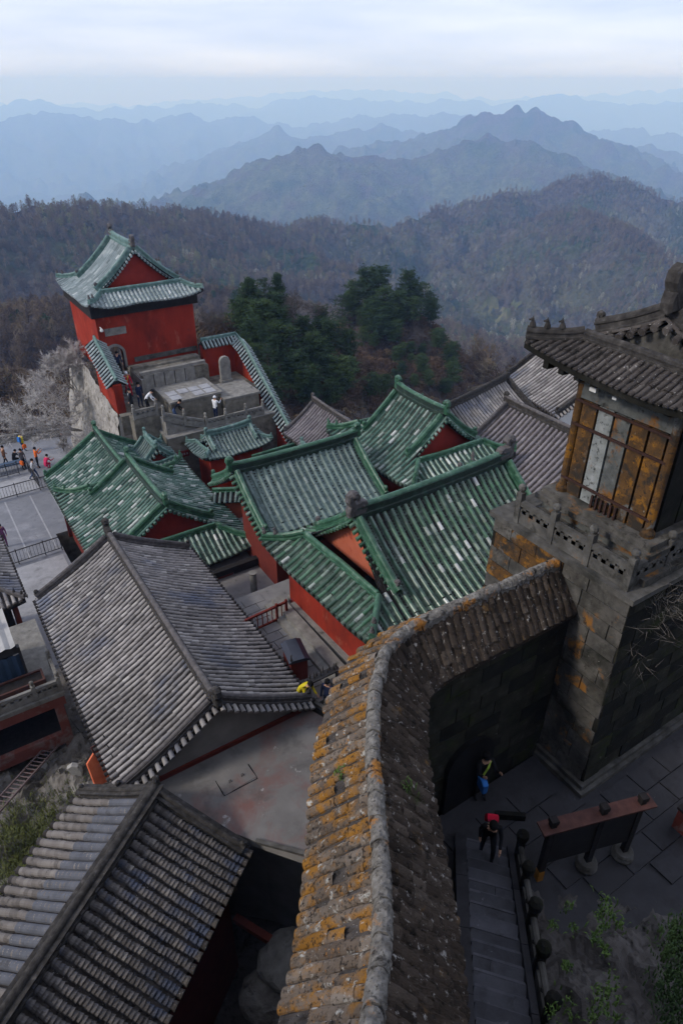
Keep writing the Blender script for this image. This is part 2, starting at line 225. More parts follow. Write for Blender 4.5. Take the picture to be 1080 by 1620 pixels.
    def mesh(s, name, mats, smooth=False):
        me = bpy.data.meshes.new(name); V = np.concatenate(s.v) if s.v else np.zeros((0, 3))
        me.from_pydata(V.tolist(), [], s.f)
        for mm in (mats if isinstance(mats, (list, tuple)) else [mats]): me.materials.append(MATS[mm])
        if any(s.m): me.polygons.foreach_set('material_index', s.m)
        a = me.attributes.new('tint', 'FLOAT', 'POINT'); a.data.foreach_set('value', np.concatenate(s.t))
        if smooth: me.polygons.foreach_set('use_smooth', [True]*len(me.polygons))
        me.update(); return me
    def build(s, name, mats, parent=None, smooth=False, kind=None, local=False):
        o = bpy.data.objects.new(name, s.mesh(name, mats, smooth)); COL.objects.link(o)
        if parent is not None: attach(o, parent, local)
        if kind: o['kind'] = kind
        return o
def attach(o, parent, local=False):
    o.parent = parent
    if not local: o.matrix_parent_inverse = WM(parent).inverted()
def WM(o):
    m = Matrix.LocRotScale(o.location, o.rotation_euler, o.scale)
    return m if o.parent is None else WM(o.parent) @ o.matrix_parent_inverse @ m
def thing(name, label, cat, loc=(0,0,0), group=None, rz=0.):
    o = bpy.data.objects.new(name, None); COL.objects.link(o); o.location = tuple(float(c) for c in loc); o.rotation_euler = (0, 0, rz); o.empty_display_size = .2
    return tag(o, label, cat, group)
def tag(o, label, cat, group=None):
    o['label'] = label; o['category'] = cat
    if group: o['group'] = group
    return o
def struct(o): o['kind'] = 'structure'; return o
def dup(o, parent=None):
    c = o.copy(); COL.objects.link(c)
    if parent is not None: c.parent = parent
    for ch in list(o.children): dup(ch, c)
    return c
# ------------------------------------------------------------------ tile templates (x across, y down the slope, z out)
def barrel(r, ln, k=6, lip=.012, disc=False, taper=.9):
    V = []
    for (y, rr, dz) in ((0, r*taper, 0), (ln, r, lip)):
        for j in range(k+1): t = math.pi*j/k; V.append((-rr*math.cos(t), y, rr*math.sin(t)*1.05 + dz))
    F = [(j+1, j, k+1+j, k+2+j) for j in range(k)]; F.append(tuple(k+1+j for j in range(k, -1, -1))[::-1])
    if disc:                                                   # round eave end
        n = 8; o = len(V)
        for yy in (ln, ln+.03):
            for j in range(n): t = 2*math.pi*j/n; V.append((r*1.06*math.cos(t), yy, r*1.06*math.sin(t)*.98 + lip))
        F += [(o+j, o+(j+1)%n, o+n+(j+1)%n, o+n+j) for j in range(n)] + [tuple(o+n+j for j in range(n))]
    return V, F
def pan(wd, ln, k=3, dep=.035, lip=.016):
    V = []
    for (y, dz) in ((0, 0), (ln, .012), (ln, .012-lip)):
        for j in range(k+1): u = -1+2*j/k; V.append((u*wd/2, y, -dep*(1-u*u) + dz))
    F = [(i*(k+1)+j, i*(k+1)+j+1, (i+1)*(k+1)+j+1, (i+1)*(k+1)+j) for i in range(2) for j in range(k)]
    return V, F
def drip(wd, h=.12):
    V = []
    for y in (0, .018):
        V += [(-wd/2, y, .0), (wd/2, y, .0), (wd/2*.7, y, -h*.6), (0, y, -h), (-wd/2*.7, y, -h*.6)]
    return V, [(4,3,2,1,0), (5,6,7,8,9)] + [(j, (j+1)%5, 5+(j+1)%5, 5+j) for j in range(5)]
def frames(P0, P1, side):                                       # upper, lower points and a hint for x
    Y = P1-P0; ln = np.linalg.norm(Y, axis=1, keepdims=True); Y = Y/ln; X = side - (side*Y).sum(1, keepdims=True)*Y
    X /= np.linalg.norm(X, axis=1, keepdims=True); Z = np.cross(X, Y); return X, Y, Z, ln[:, 0]
CHIWEN = [(-.42,0),(.30,0),(.34,.22),(.28,.46),(.37,.66),(.33,.90),(.16,1.02),(-.06,.96),(-.16,.80),(-.10,.66),(.02,.66),(.06,.76),(.14,.70),(.08,.54),(-.10,.50),(-.24,.56),(-.44,.50),(-.52,.36),(-.40,.28),(-.50,.16)]
def chiwen(mb, o, outw, size, up=(0,0,1), th=.30, tint=.5):
    poly = [(a*size, b*size) for a, b in CHIWEN]; mb.prism(poly, o, outw, up, th*size, tint, bulge=.12)
    o = np.array(o, float); outw = np.array(outw, float); up = np.array(up, float); sd = np.cross(up, outw)
    for sg in (-1, 1):                                          # eye, fin and scroll ribs
        mb.lathe(o+outw*(-.26*size)+up*.36*size+sd*sg*th*.45*size, [(.07*size, 0), (.05*size, .05*size), (.0, .07*size)], 6, tint, axis=sd*sg)
        mb.bar(o+outw*.05*size+up*.12*size+sd*sg*th*.46*size, o+outw*.22*size+up*.45*size+sd*sg*th*.46*size, .06*size, .05*size, up=sd*sg, tint=tint)
        mb.lathe(o+outw*.10*size+up*.84*size+sd*sg*th*.35*size, [(.12*size, 0), (.11*size, .07*size), (.03*size, .11*size)], 8, tint, axis=sd*sg)
def beast(mb, o, face, s=.22, tint=.5):                         # small seated roof figure
    o = np.array(o, float); f = np.array(face, float); f[2] = 0; f /= np.linalg.norm(f); up = np.array([0, 0, 1.])
    mb.lathe(o, [(.42*s, 0), (.46*s, .25*s), (.34*s, .6*s), (.22*s, .9*s)], 7, tint)
    h = o + up*1.02*s + f*.14*s
    mb.lathe(h-up*.2*s, [(.10*s, 0), (.26*s, .10*s), (.27*s, .27*s), (.12*s, .42*s)], 7, tint)
    mb.bar(h+f*.1*s, h+f*.42*s-up*.05*s, .2*s, .18*s, tint=tint)
    sd = np.cross(f, up)
    for sg in (-1, 1):
        mb.bar(h+sd*sg*.16*s+up*.12*s, h+sd*sg*.22*s+up*.42*s-f*.08*s, .09*s, .09*s, up=f, tint=tint)
        mb.bar(o+f*.22*s+sd*sg*.22*s, o+f*.30*s+sd*sg*.18*s+up*.55*s, .13*s, .13*s, up=f, tint=tint)
ORD = 'first second third fourth fifth sixth seventh eighth ninth tenth eleventh twelfth thirteenth fourteenth fifteenth sixteenth seventeenth eighteenth nineteenth twentieth twenty-first twenty-second twenty-third twenty-fourth twenty-fifth twenty-sixth'.split()
def number_labels(objs, text):                                    # label look-alikes by their order from the left of the picture
    objs = sorted(objs, key=lambda o: pj(np.array(o.location if o.type == 'EMPTY' else np.mean([v.co for v in o.data.vertices], 0)))[0][0, 0])
    for i, o in enumerate(objs): o['label'] = text % ORD[min(i, 25)]
def rnd(lo, hi): return random.uniform(lo, hi)
# ------------------------------------------------------------------ tiled roof of a hall
def pick_single(O, n, ok=None):
    """indices of the n tiles that show largest in the photo"""
    q, wv = pj(O); good = (wv > 1) & (q[:, 0] > 4) & (q[:, 0] < 1076) & (q[:, 1] > 4) & (q[:, 1] < 1616)
    if ok is not None: good &= np.array([bool(ok(a, b)) for a, b in q])
    idx = np.nonzero(good)[0]; d = np.linalg.norm(O[idx], axis=1)
    return idx[np.argsort(d)][:n]
class Roof:
    def __init__(s, cx, cy, ang, W, D, ze, za, eg=0., a=.42, lift=.3, hipx=None):
        s.c = np.array([cx, cy, 0.]); s.ax = np.array([math.cos(R(ang)), math.sin(R(ang)), 0]); s.ay = np.array([-math.sin(R(ang)), math.cos(R(ang)), 0])
        s.W, s.D, s.ze, s.za, s.eg, s.a, s.lift = W, D, ze, za, eg, a, lift if eg > 0 else 0.; s.sk = .74; s.sag = .03; s.ph = cx*1.7+cy
        s.b = (za-ze-a*D/2)/(D/2)**2; s.xg = W/2-eg
    def H(s, e): return s.ze + s.a*e + s.b*e*e
    def Wd(s, x, y, z): return s.c + s.ax*x + s.ay*y + np.array([0, 0, z])
    def P(s, side, t, e):
        if side in 'FB':
            x = t; y = (s.D/2-e)*(-1 if side == 'F' else 1); dc = s.W/2-abs(t)
        else:
            y = t; x = (s.W/2-e)*(-1 if side == 'L' else 1); dc = s.D/2-abs(t)
        z = s.H(e) + s.sag*(math.sin(1.1*x+s.ph)*math.sin(.9*y+2.+s.ph)+.5*math.sin(2.7*x+1.3*y+s.ph)+.35*math.sin(5.3*x-2.1*y))
        if s.lift: z += s.lift*max(0, 1-max(dc, 0)/1.9)**2*max(0, 1-max(e, 0)/1.9)
        return s.Wd(x, y, z)
    def emax(s, side, t):
        if side in 'FB': return s.D/2 if (s.eg == 0 or abs(t) <= s.xg) else min(s.eg*s.sk, max(0, s.W/2-abs(t)))
        return min(s.eg*s.sk, max(0, s.D/2-abs(t)))
    def out(s, side): return {'F': -s.ay, 'B': s.ay, 'L': -s.ax, 'R': s.ax}[side]
    def along(s, side): return {'F': s.ax, 'B': -s.ax, 'L': -s.ay, 'R': s.ay}[side]
    def arc(s, E):
        es = np.linspace(-.3, E+.6, 80); zs = np.array([s.H(e) for e in es]); a = np.concatenate([[0], np.cumsum(np.hypot(np.diff(es), np.diff(zs)))])
        a -= np.interp(0, es, a); return es, a
    def tiles(s, side, sp, tl, r, pl, jit=.006, tfun=None, pans=True):
        """-> barrel frames, pan frames, eave frames"""
        half = (s.W if side in 'FB' else s.D)/2 - (.05 if s.eg else .0); n = int(2*half/sp); t0 = -(n-1)*sp/2
        es, ar = s.arc(s.D/2); B = []; Pn = []; E = []; DR = []
        for i in range(n+1):
            for kind in (0, 1):
                t = t0 + i*sp + (sp/2 if kind else 0)
                if abs(t) > half - .02: continue
                em = s.emax(side, t); A = np.interp(em, es, ar); ln = pl if kind else tl
                if kind and not pans: continue
                off = rnd(-.3, .3)*ln
                na = max(1, int(round((A-.02)/ln)))
                for k in range(na):
                    a0 = max(k*ln + (off if k else 0), 0); a1 = min(a0 + ln*1.12 if k < na-1 else A+.03, A+.05)
                    if a1-a0 < ln*.3: continue
                    e0 = np.interp(a0, ar, es); e1 = np.interp(a1, ar, es)
                    tt = t + rnd(-jit, jit)
                    lo = s.P(side, tt, e0); hi = s.P(side, tt+rnd(-jit, jit), e1)
                    if kind: lo = lo.copy(); hi = hi.copy(); lo[2] += .055; hi[2] += .055
                    else: lo = lo + [0, 0, .045]; hi = hi + [0, 0, .045]
                    (Pn if kind else B).append((hi, lo))
                    if k == 0 and not kind: E.append((hi + (lo-hi)*.8, lo + s.out(side)*.03))
                    if k == 0 and kind: DR.append((hi, lo))
        return B, Pn, E, DR
def tint_fun(kind):
    def f(n):
        u = RNG.random(n)
        if kind == 'worn8': return np.where(u > .955, RNG.uniform(.94, 1., n), np.where(u > .86, RNG.uniform(.78, .93, n), np.clip(RNG.normal(.42, .17, n), .02, .86)))
        if kind == 'worn30': return np.where(u > .90, RNG.uniform(.80, 1., n), np.clip(RNG.normal(.48, .2, n), .02, .8))
        return np.clip(RNG.normal(.5, .17, n), 0, 1)
    return f
def make_tiles(root, rf, roof_part, sides, sp, tl, r, mt, pl=None, n_single=0, ok=None, tk='even', pansides=None, tile_name='roof_tile', pm=None, drips=True, jit=.006, lip=.012, taper=.9, disc=True):
    pl = pl or tl*.42; tf = tint_fun(tk); stuff = MB(); panmb = MB(); allB = []
    T = barrel(r, tl*1.1, lip=lip, taper=taper); TP = pan(sp-1.15*r, pl*1.1); TE = barrel(r*1.02, .16, disc=disc); TD = drip(sp-1.3*r)
    O = []; X = []; Y = []; Z = []; LN = []
    for sd_ in sides:
        B, Pn, E, DR = rf.tiles(sd_, sp, tl, r, pl, pans=(pansides is None or sd_ in pansides), jit=jit)
        al = rf.along(sd_)
        def fr(L):
            hi = np.array([a for a, b in L]); lo = np.array([b for a, b in L]); x, y, z, ln = frames(hi, lo, np.tile(al, (len(L), 1))); flip = z[:, 2] < 0
            x[flip] *= -1; z = np.cross(x, y); return hi, x, y, z, ln
        hi, x, y, z, ln = fr(B); O.append(hi); X.append(x); Y.append(y*(ln/(tl*1.1))[:, None]); Z.append(z)
        if Pn:
            hi, x, y, z, ln = fr(Pn); panmb.inst(TP, hi, x, y*(ln/(pl*1.1))[:, None], z, np.clip(tf(len(hi))*.8, 0, .86))
        if E: hi, x, y, z, ln = fr(E); panmb.inst(TE, hi, x, y, z, tf(len(hi)))
        if DR and drips:
            hi, x, y, z, ln = fr(DR); lo = np.array([b for a, b in DR]); o_ = rf.out(sd_); n_ = len(lo)
            panmb.inst(TD, lo, np.tile(al, (n_, 1)), np.tile(o_, (n_, 1)), np.tile((0, 0, 1.), (n_, 1)), tf(n_))
    O = np.concatenate(O); X = np.concatenate(X); Y = np.concatenate(Y); Z = np.concatenate(Z); tt = tf(len(O))
    scatter_tiles(T, O, X, Y, Z, tt, roof_part, mt, n_single, ok, tile_name, stuff)
    if panmb.n: panmb.build('pan_tiles', pm or mt, roof_part, kind='stuff')
def scatter_tiles(T, O, X, Y, Z, tt, part, mt, n_single, ok, tile_name, stuff):
    """the tiles that show largest become objects of their own, the rest one mesh"""
    si = pick_single(O, n_single, ok) if n_single else np.array([], int)
    rest = np.setdiff1d(np.arange(len(O)), si)
    stuff.inst(T, O[rest], X[rest], Y[rest], Z[rest], tt[rest])
    if stuff.n: stuff.build('roof_tiles' if tile_name == 'roof_tile' else tile_name+'s', mt, part, kind='stuff', smooth=False)
    if len(si):
        me = MB().add(T[0], T[1], 0.).mesh(tile_name, mt)
        inv = WM(part).inverted()
        for i in si:
            o = bpy.data.objects.new(tile_name, me); COL.objects.link(o); o.parent = part
            o.matrix_parent_inverse = inv
            o.matrix_basis = Matrix(((X[i][0], Y[i][0], Z[i][0], O[i][0]), (X[i][1], Y[i][1], Z[i][1], O[i][1]), (X[i][2], Y[i][2], Z[i][2], O[i][2]), (0, 0, 0, 1)))
            o['tint_value'] = float(tt[i])
def mortar_strips(rf, root, side, sp, r, e0, e1, mt):
    half = rf.W/2; n = int(2*half/sp); t0 = -(n-1)*sp/2
    for i in range(n):
        t = t0+i*sp; mb = MB(); es = np.linspace(e1, e0+rnd(-.12, .12), 7); path = [rf.P(side, t, e)+[0, 0, .05] for e in es]
        if not inframe(*path[3]): continue
        mb.sweep(path, [(math.cos(a)*r, math.sin(a)*r*1.02) for a in np.linspace(0, math.pi, 8)], scales=[rnd(.98, 1.03) for _ in es]); mb.build('mortar_strip', mt, root)
def deck(rf, root, sides='FBLR', th=.17, mt='timber_dark', name='roof'):
    mb = MB()
    for sd_ in sides:
        if sd_ in 'LR' and rf.eg == 0: continue
        half = (rf.W if sd_ in 'FB' else rf.D)/2; ts = np.linspace(-half, half, 25); K = 7; V = []
        for dz in (.02, -th):
            for t in ts:
                em = rf.emax(sd_, t)
                for k in range(K): V.append(rf.P(sd_, t, em*k/(K-1)) + [0, 0, dz])
        n = len(ts); F = []; o2 = n*K
        for i in range(n-1):
            for k in range(K-1):
                a, b, c, d = i*K+k, (i+1)*K+k, (i+1)*K+k+1, i*K+k+1
                F.append((a, b, c, d)); F.append((o2+a, o2+d, o2+c, o2+b))
            F.append((i*K, o2+i*K, o2+(i+1)*K, (i+1)*K))
        for i in (0, n-1):
            for k in range(K-1): F.append((i*K+k, i*K+k+1, o2+i*K+k+1, o2+i*K+k))
        mb.add(V, F)
    return mb.build(name, mt, root)
RPROF = lambda w, h, r: [(-w, 0), (-w, h*.35), (-w*.72, h*.42), (-w*.72, h*.78), (-w*.95, h*.84), (-w*.95, h)] + [(-r*math.cos(t), h + r*1.05*math.sin(t)) for t in np.linspace(0, math.pi, 7)] + [(w*.95, h), (w*.95, h*.84), (w*.72, h*.78), (w*.72, h*.42), (w, h*.35), (w, 0)]
def ridges(rf, root, mt, rw=.15, rh=.42, rr=.11, cw=.85, hips=True, verge=True, ends='LR', beasts=2, side_tiles=True, stm=None, vh=.7, rise=.10, csz=None, gables='LR', cmat=None, body=None):
    if body is None: body = {'glaze_ridge': 'ridge_green_dark', 'ridge_mid': 'ridge_dark'}.get(mt, mt)
    xg = rf.xg - (.12 if rf.eg else .0); za = rf.za
    # main ridge with raised ends
    xs = np.linspace(-xg, xg, 21); path = [rf.Wd(x, 0, za - .02 + rise*(abs(x)/xg)**3) for x in xs]
    MB().sweep(path, RPROF(rw, rh, rr*.6)).build('ridge', body, root); MB().sweep([p+[0, 0, rh] for p in path], [(rr*1.12*math.cos(t), rr*1.12*math.sin(t)-.012) for t in np.linspace(-.35, math.pi+.35, 11)]).build('ridge_cap', mt, root)
    for sg, nm in ((-1, 'L'), (1, 'R')):
        if nm in ends and cw:
            cb = MB(); chiwen(cb, rf.Wd(sg*(xg-.05), 0, za+rise-.02+.1), rf.ax*sg, cw); cb.build('ridge_ornament', cmat or mt, root)
    e_lo = rf.eg*rf.sk if rf.eg else 0.0
    if verge:
        for sg, nm in ((-1, 'L'), (1, 'R')):
            if nm not in gables: continue
            for sd_ in 'FB':
                es = np.linspace(rf.D/2-.05, e_lo*.9 if e_lo else .12, 11)
                xx = sg*(rf.xg-.20)
                path = [rf.P(sd_, xx, e) + [0, 0, .05] for e in es]
                mb = MB(); mb.sweep(path, RPROF(rw*.8, rh*vh, rr*.85))
                d = path[-1]-path[-2]; d /= np.linalg.norm(d)
                vb = mb.build('verge_ridge', mt, root)
                kb = MB(); dd = d.copy(); dd[2] = 0; dd /= np.linalg.norm(dd); chiwen(kb, path[-1]+[0, 0, rh*vh*.6], dd, .42*max(rh/.42, .6)); kb.build('verge_ornament', cmat or mt, root)
            if side_tiles:                                     # short tiles laid across the verge, ends outward
                tb = MB(); TE = barrel(.085, .34, disc=True); O = []; X = []; Y = []; Z = []
                for sd_ in 'FB':
                    es, ar = rf.arc(rf.D/2); A0 = np.interp(e_lo, es, ar); A1 = np.interp(rf.D/2, es, ar); n = int((A1-A0)/.25)
                    for k in range(n):
                        e = np.interp(A0 + (k+.5)*(A1-A0)/n, ar, es); p = rf.P(sd_, sg*(rf.xg-.22), e); p2 = rf.P(sd_, sg*(rf.xg-.22), e+.02)
                        t = p2-p; t /= np.linalg.norm(t); y = rf.ax*sg*.93 + np.array([0, 0, -.36]); y /= np.linalg.norm(y); x = t if np.cross(t, y)[2] > 0 else -t
                        O.append(p+[0, 0, .06]); X.append(x); Y.append(y); Z.append(np.cross(x, y))
                tb.inst(TE, np.array(O), np.array(X), np.array(Y), np.array(Z), tint_fun('even')(len(O))); tb.build('verge_tiles', stm or mt, root, kind='stuff')
    if rf.eg and hips:
        for sx in (-1, 1):
            for sy in (-1, 1):
                path = []
                for k in np.linspace(0, 1, 9):
                    e = rf.eg*rf.sk*(1-k)*.98; x = sx*(rf.W/2-e); p = rf.P('F' if sy < 0 else 'B', x, e) + [0, 0, .05+.06*k**3]; path.append(p)
                mb = MB(); mb.sweep(path, RPROF(rw*.7, rh*.5, rr*.8)); hb = mb.build('hip_ridge', mt, root)
                d = path[-1]-path[0]; d[2] = 0; d /= np.linalg.norm(d)
                for j in range(beasts):
                    bb = MB(); i = 8-j*2; beast(bb, path[max(i, 0)] - d*.12 + [0, 0, rh*.5+rr*.5], d, .2*max(rh/.42, .7)); bb.build('roof_figure', cmat or mt, root)
        for sg, nm in ((-1, 'L'), (1, 'R')):                    # ridge at the foot of the gable
            ye = rf.D/2-rf.eg*rf.sk; ys = np.linspace(-ye, ye, 7); path = [rf.P(nm, y, rf.eg*rf.sk*.96) + [0, 0, .03] for y in ys]
            MB().sweep(path, RPROF(rw*.7, rh*.45, rr*.8)).build('gable_ridge', mt, root)
def gable(rf, root, mt, inset=.3, zb=None, name='gable_wall', sides='LR', drop=.2):
    for nm in sides:
        sg = -1 if nm == 'L' else 1
        x0 = sg*(rf.xg-inset); es = np.linspace(rf.eg*rf.sk*.8 if rf.eg else .5, rf.D/2, 8); top = []
        for e in es: top.append((-(rf.D/2-e), rf.H(e)-drop))
        for e in es[::-1][1:]: top.append(((rf.D/2-e), rf.H(e)-drop))
        zb_ = zb if zb is not None else rf.H(rf.eg*rf.sk)-.45
        poly = [(-(rf.D/2-es[0]), zb_)] + top + [((rf.D/2-es[0]), zb_)]
        V = []
        for dx in (0, -sg*.15):
            for (y, z) in poly: V.append(rf.Wd(x0+dx, y, z))
        n = len(poly); F = [tuple(range(n)) if sg < 0 else tuple(range(n))[::-1], tuple(n+i for i in range(n))[::-1] if sg < 0 else tuple(n+i for i in range(n))]
        F += [(i, (i+1) % n, n+(i+1) % n, n+i) for i in range(n)]
        MB().add(V, F).build(name, mt, root)
def hall_walls(rf, root, zb, mt, inset=.9, top=None, th=.35, brack='timber_dark', plinth=None, doors=()):
    w2, d2 = rf.W/2-inset, rf.D/2-inset; zt = top if top is not None else rf.ze-.05
    for nm, (a, b) in {'F': ((-w2, -d2), (w2, -d2)), 'R': ((w2, -d2), (w2, d2)), 'B': ((w2, d2), (-w2, d2)), 'L': ((-w2, d2), (-w2, -d2))}.items():
        p = rf.Wd(a[0], a[1], 0); q = rf.Wd(b[0], b[1], 0); d = (q-p)/np.linalg.norm(q-p); nrm = np.array([d[1], -d[0], 0])
        p = p + (0 if nm in 'FB' else 1)*d*th; q = q - (0 if nm in 'FB' else 1)*d*th; p = p - nrm*th/2; q = q - nrm*th/2
        mb = MB(); mb.bar(p+[0, 0, (zb+zt)/2], q+[0, 0, (zb+zt)/2], th, zt-zb); mb.build('wall', mt, root)
        if rf.eg == 0 and nm in 'LR': continue
        e2 = MB(); pp = p+nrm*.12; qq = q+nrm*.12; e2.bar(pp+[0, 0, zt+.0], qq+[0, 0, zt+.0], th*1.1, .34)
        n = int(np.linalg.norm(q-p)/.55)
        for i in range(n):                                      # bracket blocks and rafter ends under the eaves
            c = pp + (qq-pp)*(i+.5)/n + nrm*.18; e2.bar(c-nrm*.2+[0, 0, zt+.12], c+nrm*(inset*.62)+[0, 0, zt+.02], .11, .11)
        e2.build('eave_beam', brack, root)
        if plinth: MB().bar(p+nrm*.14+[0, 0, zb+.17], q+nrm*.14+[0, 0, zb+.17], th+.2, .34).build('plinth', plinth, root)
# ================================================================== LARGE STRUCTURE
# ------------------------------------------------------------------ noise for terrain
def _h(ix, iy, seed):
    h = (ix.astype(np.int64)*374761393 + iy.astype(np.int64)*668265263 + seed*974711) & 0x7fffffff
    h = ((h ^ (h >> 13))*1274126177) & 0x7fffffff; return (h ^ (h >> 16))/0x7fffffff*2*math.pi
def pn(x, y, seed=0):
    ix = np.floor(x); iy = np.floor(y); fx = x-ix; fy = y-iy; u = fx*fx*fx*(fx*(fx*6-15)+10); v = fy*fy*fy*(fy*(fy*6-15)+10)
    def g(a, b): t = _h(ix+a, iy+b, seed); return np.cos(t)*(fx-a) + np.sin(t)*(fy-b)
    return ((g(0,0)*(1-u)+g(1,0)*u)*(1-v) + (g(0,1)*(1-u)+g(1,1)*u)*v)*1.4
def fbm(x, y, o=5, seed=0, ridged=False):
    s = 0; a = 1.; f = 1.
    for k in range(o):
        n = pn(x*f+k*17.3, y*f-k*9.1, seed+k); s = s + a*((1-2*np.abs(n))*.7 if ridged else n); a *= .5; f *= 2.03
    return s
CREST = {  # silhouettes: (px, py, horizontal distance)
 'm1': ([(-420, 360, 620), (-220, 350, 640), (-60, 342, 660), (60, 331, 680), (110, 328, 700), (200, 330, 760), (300, 338, 840), (380, 350, 920), (450, 356, 980), (520, 350, 1040), (600, 364, 1120), (670, 346, 1200), (750, 318, 1300), (820, 302, 1380), (880, 290, 1450), (950, 275, 1500), (1000, 290, 1500), (1050, 322, 1480), (1110, 365, 1450), (1300, 420, 1400)], .42, 6),
 'm1b': ([(900, 330, 1150), (980, 360, 1000), (1060, 420, 880), (1200, 450, 820)], .45, 5),
 'm2': ([(40, 340, 3300), (140, 312, 3300), (190, 320, 3250), (260, 316, 3100), (330, 288, 3000), (400, 264, 2950), (440, 246, 2900), (495, 228, 2900), (560, 250, 2950), (640, 252, 3000), (700, 238, 3100), (770, 214, 3200), (830, 224, 3100), (870, 250, 2900), (960, 275, 2700)], .40, 14),
 'm3': ([(540, 232, 4700), (600, 222, 4700), (660, 212, 4700), (720, 202, 4600), (760, 185, 4500), (800, 172, 4500), (832, 168, 4500), (870, 188, 4400), (920, 208, 4300), (990, 240, 4100), (1060, 268, 4000), (1160, 300, 3900)], .42, 18),
 'm4': ([(120, 330, 6200), (220, 305, 6200), (310, 268, 6300), (370, 240, 6400), (438, 203, 6600), (480, 222, 6700), (545, 208, 6900), (610, 196, 7000), (670, 206, 7000), (740, 195, 7000), (860, 210, 6500), (950, 220, 6300), (1080, 238, 6000), (1250, 250, 6000)], .40, 22),
 'm5': ([(-200, 205, 9000), (-60, 188, 9000), (40, 182, 9200), (90, 178, 9400), (150, 184, 9400), (240, 196, 9500), (285, 178, 9800), (330, 190, 10000), (380, 178, 10000), (430, 196, 10000), (500, 190, 10000), (555, 185, 10000), (640, 180, 9800), (740, 178, 9500), (800, 190, 9500), (920, 200, 9500), (1000, 205, 9500), (1150, 205, 9000)], .36, 30),
 'm6': ([(-250, 165, 15000), (-40, 172, 15000), (50, 158, 14500), (110, 168, 14500), (250, 168, 15000), (330, 160, 15500), (400, 168, 15500), (470, 152, 15000), (560, 154, 15000), (640, 160, 15000), (740, 155, 15000), (800, 160, 15000), (900, 150, 15000), (1000, 165, 15000), (1100, 160, 15000), (1300, 160, 15000)], .32, 40),
 'm7': ([(-300, 160, 24000), (100, 162, 24000), (300, 158, 24000), (450, 146, 23000), (570, 141, 23000), (680, 146, 23000), (800, 154, 23000), (900, 150, 23000), (1000, 148, 23000), (1080, 140, 23000), (1300, 145, 23000)], .25, 50),
}
def crest_pts(k): return np.array([atd(x, y, d) for x, y, d in CREST[k][0]])
SITE = (-9., 24., 2., 57.)                                       # footprint of the walled complex
def height(x, y):
    d = np.hypot(x, y)
    dx = np.maximum(np.maximum(SITE[0]-x, x-SITE[1]), 0); dy = np.maximum(np.maximum(SITE[2]-y, y-SITE[3]), 0); ds = np.hypot(dx, dy)
    V = -62 - .25*np.minimum(d, 2600) - .03*np.clip(d-2600, 0, 9000) + fbm(x/260, y/260, 5, 3)*np.clip(d*.06, 4, 60)
    h = np.maximum(-29.5 - .95*ds + fbm(x/14, y/14, 3, 5)*np.minimum(ds*.12, 2.5), V)
    def smax(a, b, k): m = np.maximum(a, b); return m + k*np.log(np.exp((a-m)/k)+np.exp((b-m)/k)) - 0.0
    for (px, py, dd, z, sl, rd) in ((392, 500, 100, -31, .75, 7.), (330, 520, 88, -31.5, .8, 5.), (612, 505, 140, -40, .85, 5.), (560, 560, 122, -46, .8, 7.), (650, 560, 126, -47, .9, 6.), (-60, 520, 230, -66, .32, 25.), (60, 470, 300, -84, .30, 25.), (-30, 640, 110, -47, .35, 12), (230, 455, 380, -100, .35, 30)):
        p = atd(px, py, dd); r = np.hypot(x-p[0], y-p[1]); cone = z - sl*np.maximum(r-rd, 0) + fbm(x/18+3, y/18, 4, 8)*np.clip(r*.10, .6, 5)
        h = np.maximum(h, cone)
    for k in CREST:
        pts = crest_pts(k); sl, am = CREST[k][1:]; best = np.full(x.shape, -1e9); D = np.hypot(*pts[:, :2].T).mean()
        wx = x + fbm(x/(D*.06), y/(D*.06), 3, 21)*D*.018; wy = y + fbm(x/(D*.06)+9, y/(D*.06), 3, 22)*D*.018
        for a, b in zip(pts[:-1], pts[1:]):
            ab = (b-a)[:2]; t = np.clip(((wx-a[0])*ab[0]+(wy-a[1])*ab[1])/(ab@ab), 0, 1); qx = a[0]+ab[0]*t; qy = a[1]+ab[1]*t
            dist = np.hypot(wx-qx, wy-qy); best = np.maximum(best, a[2]+(b[2]-a[2])*t - sl*dist**.97)
        rel = np.clip((0-best)/D, 0, 1)
        sp = D*(.13 if k in ('m1', 'm1b') else .085)
        fade = np.clip((pts[:, 2].mean()-best)/(D*.05), 0, 1)
        best = best + (fbm(x/sp, y/sp, 5, 31, True)-.95)*D*(.055 if k in ('m1', 'm1b') else .034)*fade + fbm(x/(D*.025), y/(D*.025), 5, 41)*am*(.8 if k in ('m1', 'm1b') else 1.7)
        h = np.maximum(h, best)
    return h
az_d = np.concatenate([np.linspace(-180, -46, 30)[:-1], np.linspace(-46, 46, 560), np.linspace(46, 180, 30)[1:-1]])
rr_ = np.concatenate([[3, 20, 34], np.geomspace(44, 27000, 425), [30000, 34000]])
AZ, RR = np.meshgrid(np.radians(az_d), rr_); GX = RR*(np.sin(AZ)*FH[1] + np.cos(AZ)*FH[0]); GY = RR*(np.cos(AZ)*FH[1] - np.sin(AZ)*FH[0])
GZ = height(GX, GY); GZ[RR > 25500] = np.minimum(GZ[RR > 25500], -900-(RR[RR > 25500]-25500)*.09)
hid = (np.abs(AZ) > R(60)) & (RR > 60); GZ = np.where(hid, np.minimum(GZ, -60-.3*np.minimum(RR, 2000)), GZ)
nA, nR = len(az_d), len(rr_); idx = np.arange(nR*nA).reshape(nR, nA)
F4 = np.stack([idx[:-1, :], idx[1:, :], np.roll(idx, -1, 1)[1:, :], np.roll(idx, -1, 1)[:-1, :]], -1).reshape(-1, 4)
me = bpy.data.meshes.new('ground'); V = np.stack([GX, GY, GZ], -1).reshape(-1, 3)
